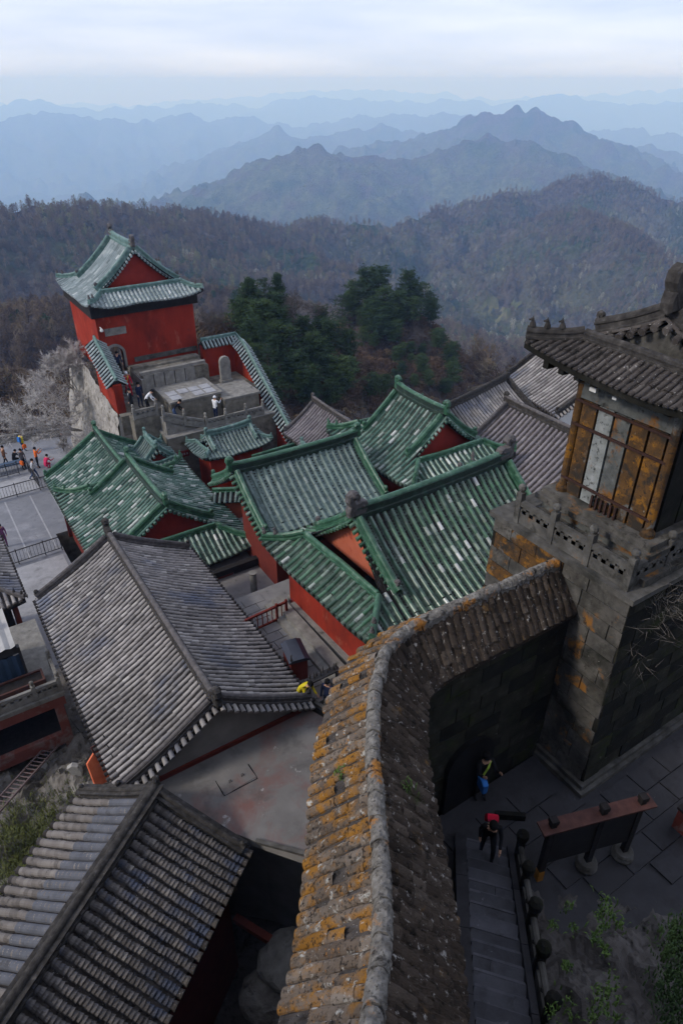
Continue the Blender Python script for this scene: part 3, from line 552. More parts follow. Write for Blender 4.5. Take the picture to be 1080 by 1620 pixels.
me.vertices.add(len(V)); me.vertices.foreach_set('co', V.ravel()); me.loops.add(F4.size); me.loops.foreach_set('vertex_index', F4.ravel().astype(np.int32))
me.polygons.add(len(F4)); me.polygons.foreach_set('loop_start', np.arange(0, F4.size, 4, dtype=np.int32)); me.polygons.foreach_set('loop_total', np.full(len(F4), 4, np.int32))
me.polygons.foreach_set('use_smooth', np.ones(len(F4), bool)); me.update(calc_edges=True); me.validate()
def terrain_mat():
    m = bpy.data.materials.new('hillside'); m.use_nodes = True; nt = m.node_tree; b = nt.nodes['Principled BSDF']; L = nt.links.new
    geo = nt.nodes.new('ShaderNodeNewGeometry')
    def noise(s, d=6, r=.6):
        n = nt.nodes.new('ShaderNodeTexNoise'); n.inputs['Scale'].default_value = s; n.inputs['Detail'].default_value = d; n.inputs['Roughness'].default_value = r; L(geo.outputs['Position'], n.inputs['Vector']); return n.outputs[0]
    def ramp(f, els):
        r = nt.nodes.new('ShaderNodeValToRGB'); e = r.color_ramp.elements
        while len(e) < len(els): e.new(.5)
        for q, (p, c) in zip(e, els): q.position = p; q.color = (*c, 1)
        L(f, r.inputs[0]); return r.outputs[0]
    def mix(f, a, bcol):
        x = nt.nodes.new('ShaderNodeMix'); x.data_type = 'RGBA'; L(f, x.inputs[0]); L(a, x.inputs[6])
        if isinstance(bcol, tuple): x.inputs[7].default_value = (*bcol, 1)
        else: L(bcol, x.inputs[7])
        return x.outputs[2]
    def mrange(f, lo, hi):
        r = nt.nodes.new('ShaderNodeMapRange'); r.inputs[1].default_value = lo; r.inputs[2].default_value = hi; L(f, r.inputs[0]); return r.outputs[0]
    woods = ramp(noise(.085, 8, .75), [(.32, (.035, .028, .027)), (.48, (.075, .060, .055)), (.6, (.11, .09, .078)), (.72, (.155, .13, .105))])
    green = ramp(noise(.10, 8, .75), [(.35, (.018, .032, .014)), (.55, (.045, .066, .026)), (.7, (.11, .125, .05))])
    col = mix(mrange(noise(.0055, 7, .62), .46, .60), woods, green)
    col = mix(mrange(noise(.021, 8, .7), .66, .74), col, (.10, .11, .05))
    col = mix(mrange(noise(.045, 9, .8), .76, .79), col, (.30, .28, .27))
    sz = nt.nodes.new('ShaderNodeSeparateXYZ'); L(geo.outputs['Position'], sz.inputs[0]); lowm = nt.nodes.new('ShaderNodeMath'); lowm.operation = 'MULTIPLY'; L(mrange(sz.outputs['Z'], -175, -270), lowm.inputs[0]); L(mrange(noise(.012, 7, .65), .38, .58), lowm.inputs[1])
    col = mix(lowm.outputs[0], col, ramp(noise(.05, 8, .7), [(.35, (.05, .062, .028)), (.55, (.10, .11, .05)), (.7, (.17, .165, .085))]))
    vor = nt.nodes.new('ShaderNodeTexVoronoi'); vor.inputs['Scale'].default_value = .16; L(geo.outputs['Position'], vor.inputs['Vector'])
    bn = nt.nodes.new('ShaderNodeBump'); bn.inputs['Strength'].default_value = 1.; bn.inputs['Distance'].default_value = 5.; bn.invert = True; L(vor.outputs['Distance'], bn.inputs['Height'])
    bn2 = nt.nodes.new('ShaderNodeBump'); bn2.inputs['Strength'].default_value = .8; bn2.inputs['Distance'].default_value = 14.; L(noise(.03, 8, .7), bn2.inputs['Height']); L(bn.outputs[0], bn2.inputs['Normal'])
    L(col, b.inputs['Base Color']); L(bn2.outputs[0], b.inputs['Normal']); b.inputs['Roughness'].default_value = 1; b.inputs['Specular IOR Level'].default_value = .05
    MATS['hillside'] = m
terrain_mat(); me.materials.append(MATS['hillside'])
ground = bpy.data.objects.new('ground', me); COL.objects.link(ground); struct(ground)
# ------------------------------------------------------------------ platforms and pavements of the complex
def slab(name, poly, zt, zb, mt, side=None):
    n = len(poly); V = [(x, y, zb) for x, y in poly] + [(x, y, zt) for x, y in poly]
    area = sum(poly[i][0]*poly[(i+1) % n][1]-poly[(i+1) % n][0]*poly[i][1] for i in range(n))
    top = tuple(range(n, 2*n)); F = [top if area > 0 else top[::-1]]
    for i in range(n):
        q = (i, (i+1) % n, n+(i+1) % n, n+i); F.append(q if area > 0 else q[::-1])
    mb = MB(); mb.add(V, F); mb.m[1:] = [1]*n
    return struct(mb.build(name, [mt, side or mt]))
rect = lambda x0, y0, x1, y1: [(x0, y0), (x1, y0), (x1, y1), (x0, y1)]
plaza = slab('plaza_pavement', [(-14, 29), (4.6, 29), (4.6, 42), (9.9, 42), (9.9, 57.2), (-2, 60.5), (-14, 58)], -25.5, -31, 'paving_plaza', 'brick_wall')
slab('lower_yard', rect(6.4, 24.0, 21.5, 42.0), -23.5, -30, 'paving_court', 'brick_wall')
slab('middle_yard', rect(9.0, 21.9, 33, 30), -20.6, -24, 'paving_court', 'brick_wall')
slab('back_yard', rect(21, 10.5, 40, 31), -20.9, -32, 'paving_court', 'brick_wall')
slab('shop_yard', rect(-12, 13.5, 7.3, 28.9), -25.2, -31, 'rock', 'brick_wall')
court = slab('courtyard_pavement', rect(7.35, 14.95, 22, 21.9), -19.04, -26, 'paving_court', 'brick_wall')
stair_court = slab('stair_court_pavement', rect(6.2, -2.5, 24, 7.4), -15.54, -28, 'paving_dark', 'stone_black')
def flags(parent, x0, y0, x1, y1, z, du, dv, mt, ang=0., keep=None, name='paving_stone', gap=.018, th=.05, origin=(0, 0)):
    """stone flags laid in staggered courses, each a piece of its own"""
    ca, sa = math.cos(R(ang)), math.sin(R(ang)); n = 0
    cx, cy = (x0+x1)/2, (y0+y1)/2; hw, hh = (x1-x0)/2, (y1-y0)/2; j = 0; v = -hh
    meshes = []
    for k in range(4):
        b = MB(); b.box((gap, gap, -th), (du-gap, dv-gap, 0)); meshes.append(b.mesh(name, mt))
    while v + dv <= hh + .01:
        u = -hw + (du*.5 if j % 2 else 0) - du*.5
        while u < hw:
            x = cx + (u+du/2)*ca - (v+dv/2)*sa; y = cy + (u+du/2)*sa + (v+dv/2)*ca
            if (keep is None or keep(x, y)):
                o = bpy.data.objects.new(name, random.choice(meshes)); COL.objects.link(o); o.parent = parent
                o.location = (cx + u*ca - v*sa, cy + u*sa + v*ca, z + rnd(-.008, .006)); o.rotation_euler = (rnd(-.006, .006), rnd(-.006, .006), R(ang)); n += 1
            u += du
        v += dv; j += 1
    return n
def inframe(x, y, z, m=6):
    q, wv = pj(np.array([x, y, z])); return wv[0] > 0 and -m < q[0, 0] < 1080+m and -m < q[0, 1] < 1620+m
# ------------------------------------------------------------------ halls
GREEN = 'green roofed temple halls'; GREY = 'grey tiled roofs around the temple'
# great green hall beyond the lichen wall
rf = Roof(15.85, 17.6, 2., 11.8, 7.4, -16.15, -13.65, eg=1.8, a=.45, lift=.25)
h1 = thing('temple_hall', 'large glossy green hall with curled ridge ornaments, just beyond the lichened wall', 'temple hall', (15.85, 17.6, -19), GREEN)
dk = deck(rf, h1); make_tiles(h1, rf, dk, 'FBLR', .33, .36, .082, 'glaze_green', n_single=300, tk='worn8', pl=.13, pm='glaze_pan', ok=lambda a, b: b < 1010-(a-600)*.45 and a > 430)
ridges(rf, h1, 'glaze_ridge', rw=.17, rh=.46, rr=.12, cw=1.05, stm='glaze_green', rise=.12, cmat='ridge_mid'); gable(rf, h1, 'red_faded', inset=.38)
hall_walls(rf, h1, -19.05, 'red_wall', inset=.75, plinth='stone_grey')
# green hall behind it, plain gables
rf = Roof(13.8, 25.1, -1., 6.7, 5.8, -16.75, -14.9, eg=0, a=.5)
h2 = thing('temple_hall', 'dull grey green hall with straight gables in the middle of the temple', 'temple hall', (13.8, 25.1, -20.5), GREEN)
dk = deck(rf, h2); make_tiles(h2, rf, dk, 'FB', .33, .36, .085, 'glaze_grey', n_single=220, pl=.15, pansides='F', ok=lambda a, b: b < 800)
ridges(rf, h2, 'glaze_ridge', rw=.16, rh=.44, rr=.11, cw=.75, stm='glaze_green'); gable(rf, h2, 'red_dark', inset=1.1, zb=-17.2)
hall_walls(rf, h2, -20.6, 'red_dark', inset=1.1)
# hall whose ridge runs away from the camera, pale worn tiles
rf = Roof(21.0, 24.95, 90, 7.6, 6.6, -16.25, -13.9, eg=1.75, a=.42, lift=.3)
h3 = thing('temple_hall', 'green hall with white streaked tiles and a red gable beside the violet grey roof', 'temple hall', (21, 24.95, -20.5), GREEN)
dk = deck(rf, h3); make_tiles(h3, rf, dk, 'FBLR', .31, .36, .082, 'glaze_pale', n_single=150, tk='worn30', pl=.18, pm='glaze_pan', pansides='BL', ok=lambda a, b: b < 760)
ridges(rf, h3, 'glaze_ridge', rw=.16, rh=.44, rr=.11, cw=.75, stm='glaze_pale'); gable(rf, h3, 'red_gable', inset=.34)
hall_walls(rf, h3, -20.6, 'red_wall', inset=.8)
# two left halls in line
rf = Roof(8.35, 31.6, 90, 10.6, 7.6, -20.1, -17.8, eg=2.3, a=.45, lift=.35)
l2 = thing('temple_hall', 'green hall with pale flecked tiles and red gable behind the long grey roof', 'temple hall', (8.35, 31.6, -23.5), GREEN)
dk = deck(rf, l2); make_tiles(l2, rf, dk, 'FBLR', .285, .34, .076, 'glaze_pale', n_single=260, tk='worn30', pl=.18, pm='glaze_pan', pansides='FBL', ok=lambda a, b: b < 830 or a > 290)
ridges(rf, l2, 'glaze_ridge', rw=.16, rh=.44, rr=.11, cw=.75, stm='glaze_pale'); gable(rf, l2, 'red_gable', inset=.34)
hall_walls(rf, l2, -25.45, 'red_dark', inset=.8)
rf = Roof(8.35, 38.1, 90, 6.6, 7.2, -21.0, -18.85, eg=0, a=.48)
l1 = thing('temple_hall', 'green hall beside the grey plaza, farther of the two in line', 'temple hall', (8.35, 38.6, -25), GREEN)
dk = deck(rf, l1); make_tiles(l1, rf, dk, 'FB', .285, .36, .076, 'glaze_pale', n_single=60, tk='worn30', pl=.2, pm='glaze_pan')
ridges(rf, l1, 'glaze_ridge', rw=.15, rh=.4, rr=.1, cw=.7, stm='glaze_pale'); gable(rf, l1, 'red_dark', inset=.3, zb=-25.4, sides='R')
hall_walls(rf, l1, -25.45, 'red_dark', inset=.7)
# long grey hall
rf = Roof(4.78, 19.95, 90, 11.2, 6.8, -18.3, -16.35, eg=0, a=.46)
g1 = thing('grey_hall', 'long grey tiled roof with dark ridges above the bare concrete terrace', 'hall', (4.78, 19.95, -25), GREY)
dk = deck(rf, g1); make_tiles(g1, rf, dk, 'FB', .225, .27, .068, 'tile_grey', n_single=300, pl=.14, pm='tile_gap', jit=.012)
ridges(rf, g1, 'ridge_mid', rw=.13, rh=.34, rr=.095, cw=.75, stm='tile_grey', vh=.75, rise=.04, cmat='ridge_dark'); gable(rf, g1, 'plaster_grey', inset=.25, zb=-18.7)
hall_walls(rf, g1, -25.2, 'plaster_grey', inset=.55, top=-18.5)
MB().box((1.95, 14.52, -18.62), (7.75, 14.59, -18.42)).build('skirting_board', 'red_dark', g1)
# grey building at the lower left corner, turned
ax = np.array([math.cos(R(37.3)), math.sin(R(37.3))]); e_ = np.array([2.36, 13.46])
cc_ = e_ - ax*6.0
rf = Roof(cc_[0], cc_[1], 37.3, 12.0, 5.7, -18.85, -17.5, eg=0, a=.40)
g2 = thing('grey_hall', 'brown grey tiled roof with ribbed courses and thick black ridge at the lower corner', 'hall', (cc_[0], cc_[1], -25), GREY)
dk = deck(rf, g2)
make_tiles(g2, rf, dk, 'F', .29, .115, .115, 'tile_brown_shaded', n_single=300, pl=.2, pm='tile_old', jit=.014, lip=.04, taper=.80)
make_tiles(g2, rf, dk, 'B', .29, .17, .11, 'tile_mortar', n_single=160, pl=.2, pm='tile_gap', jit=.014, lip=.02)
mortar_strips(rf, g2, 'B', .29, .125, 1.35, 2.72, 'mortar_blue')
ridges(rf, g2, 'ridge_dark', rw=.25, rh=.30, rr=.10, cw=.45, stm='tile_brown_shaded', vh=.8, rise=.03, side_tiles=False); gable(rf, g2, 'plaster_grey', inset=.2, zb=-21)
hall_walls(rf, g2, -25.2, 'red_dark', inset=.6, top=-19.0)
# grey roofs at the back
rf = Roof(26.9, 21.0, 90, 7.4, 7.4, -17.4, -15.2, eg=0, a=.45)
g3 = thing('grey_hall', 'violet grey tiled roof beside the stone pavilion, ridge running away', 'hall', (26.9, 21, -20.9), GREY)
dk = deck(rf, g3); make_tiles(g3, rf, dk, 'FB', .30, .34, .09, 'tile_violet', n_single=150, pl=.2, pansides='B', pm='tile_old', ok=lambda a, b: a < 880)
ridges(rf, g3, 'ridge_mid', rw=.13, rh=.42, rr=.1, cw=.6, stm='tile_violet', cmat='ridge_dark'); gable(rf, g3, 'plaster_white', inset=.3, zb=-20.9); hall_walls(rf, g3, -20.9, 'red_dark', inset=.7)
rf = Roof(28.6, 28.75, 14, 7.4, 5.6, -18.3, -16.45, eg=0, a=.48)
g4 = thing('grey_hall', 'dark brown grey roof behind the violet one, raised ridge against the valley', 'hall', (28.6, 28.7, -21), GREY)
dk = deck(rf, g4); make_tiles(g4, rf, dk, 'FB', .28, .36, .085, 'tile_grey', pl=.25, pansides='F', pm='tile_old')
ridges(rf, g4, 'ridge_dark', rw=.13, rh=.4, rr=.1, cw=.6, stm='tile_grey'); gable(rf, g4, 'plaster_grey', inset=.3, zb=-21); hall_walls(rf, g4, -21, 'red_dark', inset=.6)
rf = Roof(36.6, 28.0, 80, 6.6, 7.4, -17.6, -15.4, eg=0, a=.45)
g5 = thing('grey_hall', 'small grey roof with black timber wall seen below the pavilion eaves', 'hall', (36.6, 28, -21), GREY)
dk = deck(rf, g5); make_tiles(g5, rf, dk, 'FB', .28, .36, .085, 'tile_grey', pl=.25, pansides='B', pm='tile_old')
ridges(rf, g5, 'ridge_dark', rw=.13, rh=.4, rr=.1, cw=.6, stm='tile_grey'); gable(rf, g5, 'plaster_white', inset=.3, zb=-22); hall_walls(rf, g5, -24, 'timber_dark', inset=.6)
rf = Roof(22.3, 33.2, 90, 9.5, 5.0, -20.4, -18.7, eg=0, a=.45)
g6 = thing('grey_hall', 'low grey roof outside the red garden wall, half hidden by trees', 'hall', (22.6, 33.5, -24), GREY)
dk = deck(rf, g6); make_tiles(g6, rf, dk, 'FB', .28, .4, .085, 'tile_violet', pl=.3, pansides='B', pm='tile_old')
ridges(rf, g6, 'ridge_mid', rw=.12, rh=.34, rr=.09, cw=.5, stm='tile_grey', side_tiles=False); gable(rf, g6, 'plaster_grey', inset=.3, zb=-24); hall_walls(rf, g6, -29, 'plaster_grey', inset=.5)
# ------------------------------------------------------------------ red gate lodge
rf = Roof(14.5, 50.3, 90, 8.4, 7.9, -12.55, -9.5, eg=1.7, a=.42, lift=.35)
lg = thing('gate_lodge', 'red gatehouse with silver green hipped roof and arched black doorway on the cliff', 'gatehouse', (14.2, 50.5, -16.5), GREEN)
dk = deck(rf, lg); make_tiles(lg, rf, dk, 'FBLR', .28, .36, .085, 'glaze_silver', pl=.2, pansides='BL', n_single=120)
ridges(rf, lg, 'glaze_ridge_pale', rw=.16, rh=.44, rr=.11, cw=.8, stm='glaze_silver', cmat='ridge_mid'); gable(rf, lg, 'red_gable', inset=.36)
# walls: front with an arched opening
def arch_wall(x0, x1, z0, z1, y, th, ax_, aw, az, root, mt, depth_void=1.2, axis='x'):
    """wall in the x-z plane at y with an arched hole centred at ax_, springing at az, radius aw"""
    mb = MB(); n = 10; arc = [(ax_-aw*math.cos(math.pi*i/n), az+aw*math.sin(math.pi*i/n)) for i in range(n+1)]
    def put(u, v, zz): return (u, v, zz) if axis == 'x' else (v, u, zz)
    def quad(P, dy):
        V = [put(a, y+dy, b) for a, b in P]; return V
    polys = [[(x0, z0), (ax_-aw, z0), (ax_-aw, az), (x0, az)], [(ax_+aw, z0), (x1, z0), (x1, az), (ax_+aw, az)], [(x0, az), (ax_-aw, az), (ax_-aw, z1), (x0, z1)], [(ax_+aw, az), (x1, az), (x1, z1), (ax_+aw, z1)]]
    for i in range(n): polys.append([arc[i], arc[i+1], (arc[i+1][0], z1), (arc[i][0], z1)])
    for P in polys:
        V = quad(P, 0)+quad(P, th); mb.add(V, [(0, 1, 2, 3), (7, 6, 5, 4), (0, 4, 5, 1), (1, 5, 6, 2), (2, 6, 7, 3), (3, 7, 4, 0)])
    w_ = mb.build('wall', mt, root)
    sb = MB(); pts = [(ax_-aw, z0)]+arc+[(ax_+aw, z0)]; ptso = [(ax_-aw*1.32, z0)]+[(ax_-aw*1.32*math.cos(math.pi*i/n), az+aw*1.32*math.sin(math.pi*i/n)) for i in range(n+1)]+[(ax_+aw*1.32, z0)]
    for i in range(len(pts)-1):
        P = [pts[i], ptso[i], ptso[i+1], pts[i+1]]; V = [put(a, y-.05, b) for a, b in P]+[put(a, y+.3, b) for a, b in P]
        sb.add(V, [(0, 1, 2, 3), (7, 6, 5, 4), (0, 4, 5, 1), (1, 5, 6, 2), (2, 6, 7, 3), (3, 7, 4, 0)])
    sb.build('arch_stone', 'stone_grey', root); return w_
arch_wall(10.95, 17.85, -17.4, -12.55, 46.95, .5, 11.85, .55, -15.95, lg, 'red_wall')
MB().box((10.95, 47.45, -17.4), (11.4, 53.7, -12.55)).build('wall', 'red_wall', lg); MB().box((17.4, 47.45, -17.4), (17.85, 53.7, -12.55)).build('wall', 'red_wall', lg); MB().box((11.4, 53.25, -17.4), (17.4, 53.7, -12.55)).build('wall', 'red_wall', lg)
b_ = MB(); nn = 7; b_.prism([(-.28, 0), (.28, 0), (.28, 1.0)]+[(.28*math.cos(t), 1.0+.28*math.sin(t)) for t in np.linspace(.3, math.pi-.3, 6)]+[(-.28, 1.0)], (10.94, 48.6, -16.7), (0, 1, 0), (0, 0, 1), .06); b_.build('arched_window', 'void_shade', lg)
for (a, b) in (((10.65, 46.68, -13.28), (18.15, 46.95, -12.5)), ((10.65, 46.95, -13.28), (10.95, 53.8, -12.5)), ((17.85, 46.95, -13.28), (18.15, 53.8, -12.5))):
    MB().box(a, b).build('eave_beam', 'timber_dark', lg)
MB().box((11.4, 46.88, -14.62), (12.85, 46.97, -14.12)).build('name_plaque', 'stone_grey', lg)
MB().box((13.1, 46.86, -16.72), (17.75, 46.97, -16.4)).build('plinth', 'stone_dark', lg)
cb = MB(); cb.bar((11.15, 46.95, -13.95), (11.15, 46.6, -13.98), .06, .06); cb.lathe((11.15, 46.62, -14.2), [(.0, 0), (.11, .05), (.12, .14), (.06, .24)], 8); cb.build('security_camera', 'plaster_white', lg)
# ------------------------------------------------------------------ small gate roofs below the lodge
def gate_roof(label, cx, cy, ang, W, D, ze, za, eg, zb, mt='glaze_grey', rm='glaze_ridge_pale', cw=.5, sides='FBLR'):
    rf = Roof(cx, cy, ang, W, D, ze, za, eg=eg, a=.4, lift=.25)
    g = thing('gate_pavilion', label, 'gate roof', (cx, cy, zb), 'small gate roofs below the lodge')
    dk = deck(rf, g, th=.12); make_tiles(g, rf, dk, sides if eg else 'FB', .27, .34, .08, mt, pl=.2)
    ridges(rf, g, rm, rw=.12, rh=.32, rr=.09, cw=cw, stm=mt, side_tiles=eg > 0, beasts=1); gable(rf, g, 'red_gable', inset=.3); hall_walls(rf, g, zb, 'red_wall', inset=.55, th=.25)
    return g
gate_roof('small grey green gate roof in front of the stone balustrade', 15.9, 38.0, 3., 4.9, 2.9, -20.25, -19.25, .75, -23.5)
gate_roof('small grey green roof crowded with ornaments, left of the red plaque', 11.0, 38.9, 90., 3.6, 2.6, -20.3, -19.2, .6, -23.5)
gate_roof('low green gate roof between the garden wall and the middle hall', 19.3, 33.4, 90., 3.8, 3.2, -20.9, -19.8, .8, -23.5)
# ------------------------------------------------------------------ coped walls
def coped_wall(name, label, path, zb, th, hw, drop, mt_wall, mt_tile, mt_ridge, group=None, lower=None, sp=.28, n_tiles=3, r=.08, lowz=None, ridge_r=.1, ridge_h=.18, cat='wall'):
    """path: ridge line of the coping (3D points); wall below, tiles on both sides"""
    path = np.array(path, float); t = thing(name, label, cat, (path[0][0], path[0][1], zb), group)
    seg = np.linalg.norm(np.diff(path, axis=0), axis=1); L = np.concatenate([[0], np.cumsum(seg)])
    pt = lambda s: np.array([np.interp(s, L, path[:, k]) for k in range(3)])
    def nrm(s):
        d = pt(min(s+.05, L[-1])) - pt(max(s-.05, 0)); d[2] = 0; d /= np.linalg.norm(d); return np.array([d[1], -d[0], 0]), d
    wb = MB()
    for i in range(len(path)-1):
        p, q = path[i].copy(), path[i+1].copy(); d = q-p; d[2] = 0; d /= np.linalg.norm(d); n_ = np.array([d[1], -d[0], 0])*th/2
        zt0, zt1 = p[2]-drop*.7, q[2]-drop*.7; zm = lowz if lowz is not None else zb; ext = d*th*.5 if 0 < i < len(path)-1 else d*0
        P0, P1 = p-ext, q
        V = [P0-n_, P0+n_, P1+n_, P1-n_]; V = [np.array([v[0], v[1], zm]) for v in V]+[np.array([V[0][0], V[0][1], zt0]), np.array([V[1][0], V[1][1], zt0]), np.array([V[2][0], V[2][1], zt1]), np.array([V[3][0], V[3][1], zt1])]
        wb.add(V, [(0, 3, 2, 1), (4, 5, 6, 7), (0, 1, 5, 4), (1, 2, 6, 5), (2, 3, 7, 6), (3, 0, 4, 7)])
    wb.build('wall_body', mt_wall, t)
    prof = [(-hw, -drop), (0, -.02), (hw, -drop), (hw, -drop-.1), (0, -.25), (-hw, -drop-.1)]
    cp = MB().sweep(path, prof).build('coping', 'timber_dark', t)
    T = barrel(r, .36); TE = barrel(r, .14, disc=True); O = []; E = []; P2 = []
    sl = math.hypot(hw, drop); n = int(L[-1]/sp)
    for i in range(n):
        s = (i+.5)*L[-1]/n; p = pt(s); nn, d = nrm(s)
        for sg in (-1, 1):
            dn = nn*sg*hw + np.array([0, 0, -drop])
            for k in range(n_tiles):
                a = p + dn*k/n_tiles + [0, 0, .03]; b = p + dn*(k+1.1)/n_tiles + [0, 0, .03]; O.append((a, b, d*sg))
            E.append((p+dn*.93+[0, 0, .03], p+dn*1.03+[0, 0, .03], d*sg))
    def fr(Ls):
        hi = np.array([o[0] for o in Ls]); lo = np.array([o[1] for o in Ls]); x, y, z, ln = frames(hi, lo, np.array([o[2] for o in Ls])); f = z[:, 2] < 0; x[f] *= -1; return hi, x, y, np.cross(x, y), ln
    hi, x, y, z, ln = fr(O); mb = MB(); mb.inst(T, hi, x, y*(ln/.36)[:, None], z, tint_fun('even')(len(hi)))
    hi, x, y, z, ln = fr(E); mb.inst(TE, hi, x, y, z, tint_fun('even')(len(hi))); mb.build('coping_tiles', mt_tile, t, kind='stuff')
    MB().sweep(path, RPROF(ridge_r, ridge_h, ridge_r*.9)).build('ridge', mt_ridge, t)
    return t
coped_wall('garden_wall', 'red wall with green tiled coping stepping down beside the wooded gully', [(17.75, 46.0, -15.85), (20.5, 46.0, -15.85), (20.5, 44.6, -16.2), (20.5, 37.2, -21.0)], -24.5, .5, .46, .36, 'red_wall', 'glaze_silver', 'glaze_ridge_pale')
coped_wall('garden_wall', 'short red wall with silver tiles on the cliff edge, next to the arched door', [(10.55, 46.6, -14.5), (10.55, 42.75, -16.25)], -18.7, .55, .6, .45, 'red_wall', 'glaze_silver', 'glaze_ridge_pale')
coped_wall('garden_wall', 'curved green coped wall joining the two green halls', [(11.9, 31.5, -19.4), (13.2, 30.6, -19.3), (14.4, 29.4, -19.2)], -23.5, .4, .5, .35, 'red_faded', 'glaze_grey', 'glaze_ridge')
coped_wall('garden_wall', 'low green coped wall running behind the middle hall', [(16.6, 36.2, -20.7), (20.4, 36.3, -20.7)], -24.0, .4, .5, .35, 'red_wall', 'glaze_grey', 'glaze_ridge')
# ------------------------------------------------------------------ near lichened wall with its tiled coping
WP = [at(x, y, z) for x, y, z in ((545, 1900, -6.9), (572, 1750, -7.5), (590, 1600, -8.15), (604, 1480, -8.55), (602, 1380, -8.8), (598, 1290, -9.05), (590, 1200, -9.25), (590, 1130, -9.45), (597, 1070, -9.6), (612, 1022, -9.68))] + [np.array([7.3, 8.32, -9.68]), np.array([8.6, 8.27, -9.66]), np.array([10, 8.2, -9.64]), np.array([11.38, 8.15, -9.62])]
WP = np.array(WP)
def smooth_path(P, n):
    L = np.concatenate([[0], np.cumsum(np.linalg.norm(np.diff(P, axis=0), axis=1))]); s = np.linspace(0, L[-1], n); Q = np.stack([np.interp(s, L, P[:, k]) for k in range(3)], 1)
    for _ in range(6): Q[1:-1] = Q[1:-1]*.5 + (Q[:-2]+Q[2:])*.25
    return Q
WQ = smooth_path(WP, 90)
nw = thing('boundary_wall', 'thick old wall capped with orange lichened tiles, curving past the stone steps', 'wall', (WQ[40][0], WQ[40][1], -16))
WL = np.concatenate([[0], np.cumsum(np.linalg.norm(np.diff(WQ, axis=0), axis=1))])
def wpt(s): return np.array([np.interp(s, WL, WQ[:, k]) for k in range(3)])
def wn(s):
    d = wpt(min(s+.25, WL[-1])) - wpt(max(s-.25, 0)); d[2] = 0; d /= np.linalg.norm(d); return np.array([d[1], -d[0], 0]), d     # right-hand normal
HW = lambda s: np.interp(s, [0, WL[-1]*.5, WL[-1]], [1.10, 1.02, .84]); DR = lambda s: np.interp(s, [0, WL[-1]*.5, WL[-1]], [.88, .90, .92])
# body
mb = MB(); V = []; ss = np.linspace(0, WL[-1], 60)
for s in ss:
    p = wpt(s); n_, d = wn(s); h = HW(s)*.80
    for (a, z) in ((-h, -25), (-h, p[2]-DR(s)*.78), (h, p[2]-DR(s)*.78), (h, -25)): V.append([p[0]+n_[0]*a, p[1]+n_[1]*a, z])
F = [(i*4+j, i*4+j+1, (i+1)*4+j+1, (i+1)*4+j) for i in range(len(ss)-1) for j in range(3)]
mb.add(V, F).build('wall_body', 'stone_black', nw)
# bed of the coping, rough mortar
mb = MB(); V = []; K = 14; ss = np.linspace(0, WL[-1], 420)
for s in ss:
    p = wpt(s); n_, d = wn(s)
    for k in range(-K, K+1):
        u = k/K; z = -DR(s)*abs(u)**1.05 + .008 + rnd(-.024, .024); V.append(p + n_*HW(s)*u*(1+rnd(-.004, .004)) + [0, 0, z])
    for u in (1, -1): V.append(p + n_*HW(s)*u*.97 + [0, 0, -DR(s)-.16])
M_ = 2*K+3; F = []
for i in range(len(ss)-1):
    for j in range(M_):
        j2 = (j+1) % M_; F.append((i*M_+j, (i+1)*M_+j, (i+1)*M_+j2, i*M_+j2))
mb.add(V, F); mb.m = [1 if (k_ % M_) < K else 0 for k_ in range(len(F))]; cop = mb.build('coping', ['tile_shaded_lichen', 'tile_old'], nw)
for sg, mt_ in ((-1, 'tile_lichen'), (1, 'tile_shaded_lichen')):
    O = []; X = []; Y = []; Z = []; T = barrel(.088, .30, k=6, lip=.008, taper=.95)
    T = ([(x*(1+.10*math.sin(9*y+5*x)), y, z*(1+.14*math.sin(23*y+3*x))) for x, y, z in T[0]], T[1])
    sp = .245 if sg < 0 else .20; n = int(WL[-1]/sp); PB = MB(); TP = pan(.17, .2, dep=.02)
    for i in range(n):
        s = (i+.5)*sp; p = wpt(s); n_, d = wn(s); tiers = 5; shear = d*rnd(-.03, .03) + d*(-.16 if sg > 0 else .05)
        for k in range(tiers):
            if RNG.random() < .05: continue
            u0 = max((k-.05)/tiers, .02); u1 = min((k+1.06)/tiers, 1.03)
            jj = d*rnd(-.025, .025)
            a = p + n_*sg*HW(s)*u0 + shear*u0 + jj + [0, 0, -DR(s)*u0**1.05 + .018+rnd(-.010, .012)]; b = p + n_*sg*HW(s)*u1 + shear*u1 + jj + [0, 0, -DR(s)*u1**1.05 + .014+rnd(-.014, .014)]
            y = b-a; ln = np.linalg.norm(y); y /= ln; x = d - (d@y)*y; x /= np.linalg.norm(x); z = np.cross(x, y)
            if z[2] < 0: x = -x; z = np.cross(x, y)
            O.append(a); X.append(x*rnd(.9, 1.2)*(1 if sg < 0 else .85)); Y.append(y*ln/.30); Z.append(z*(rnd(.45, .72) if sg < 0 else rnd(.28, .5)))
    O, X, Y, Z = map(np.array, (O, X, Y, Z))
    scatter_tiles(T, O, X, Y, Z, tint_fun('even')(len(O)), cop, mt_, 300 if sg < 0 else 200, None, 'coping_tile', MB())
rb = MB(); s = 0.                                                # the rounded cap in lengths of about half a metre
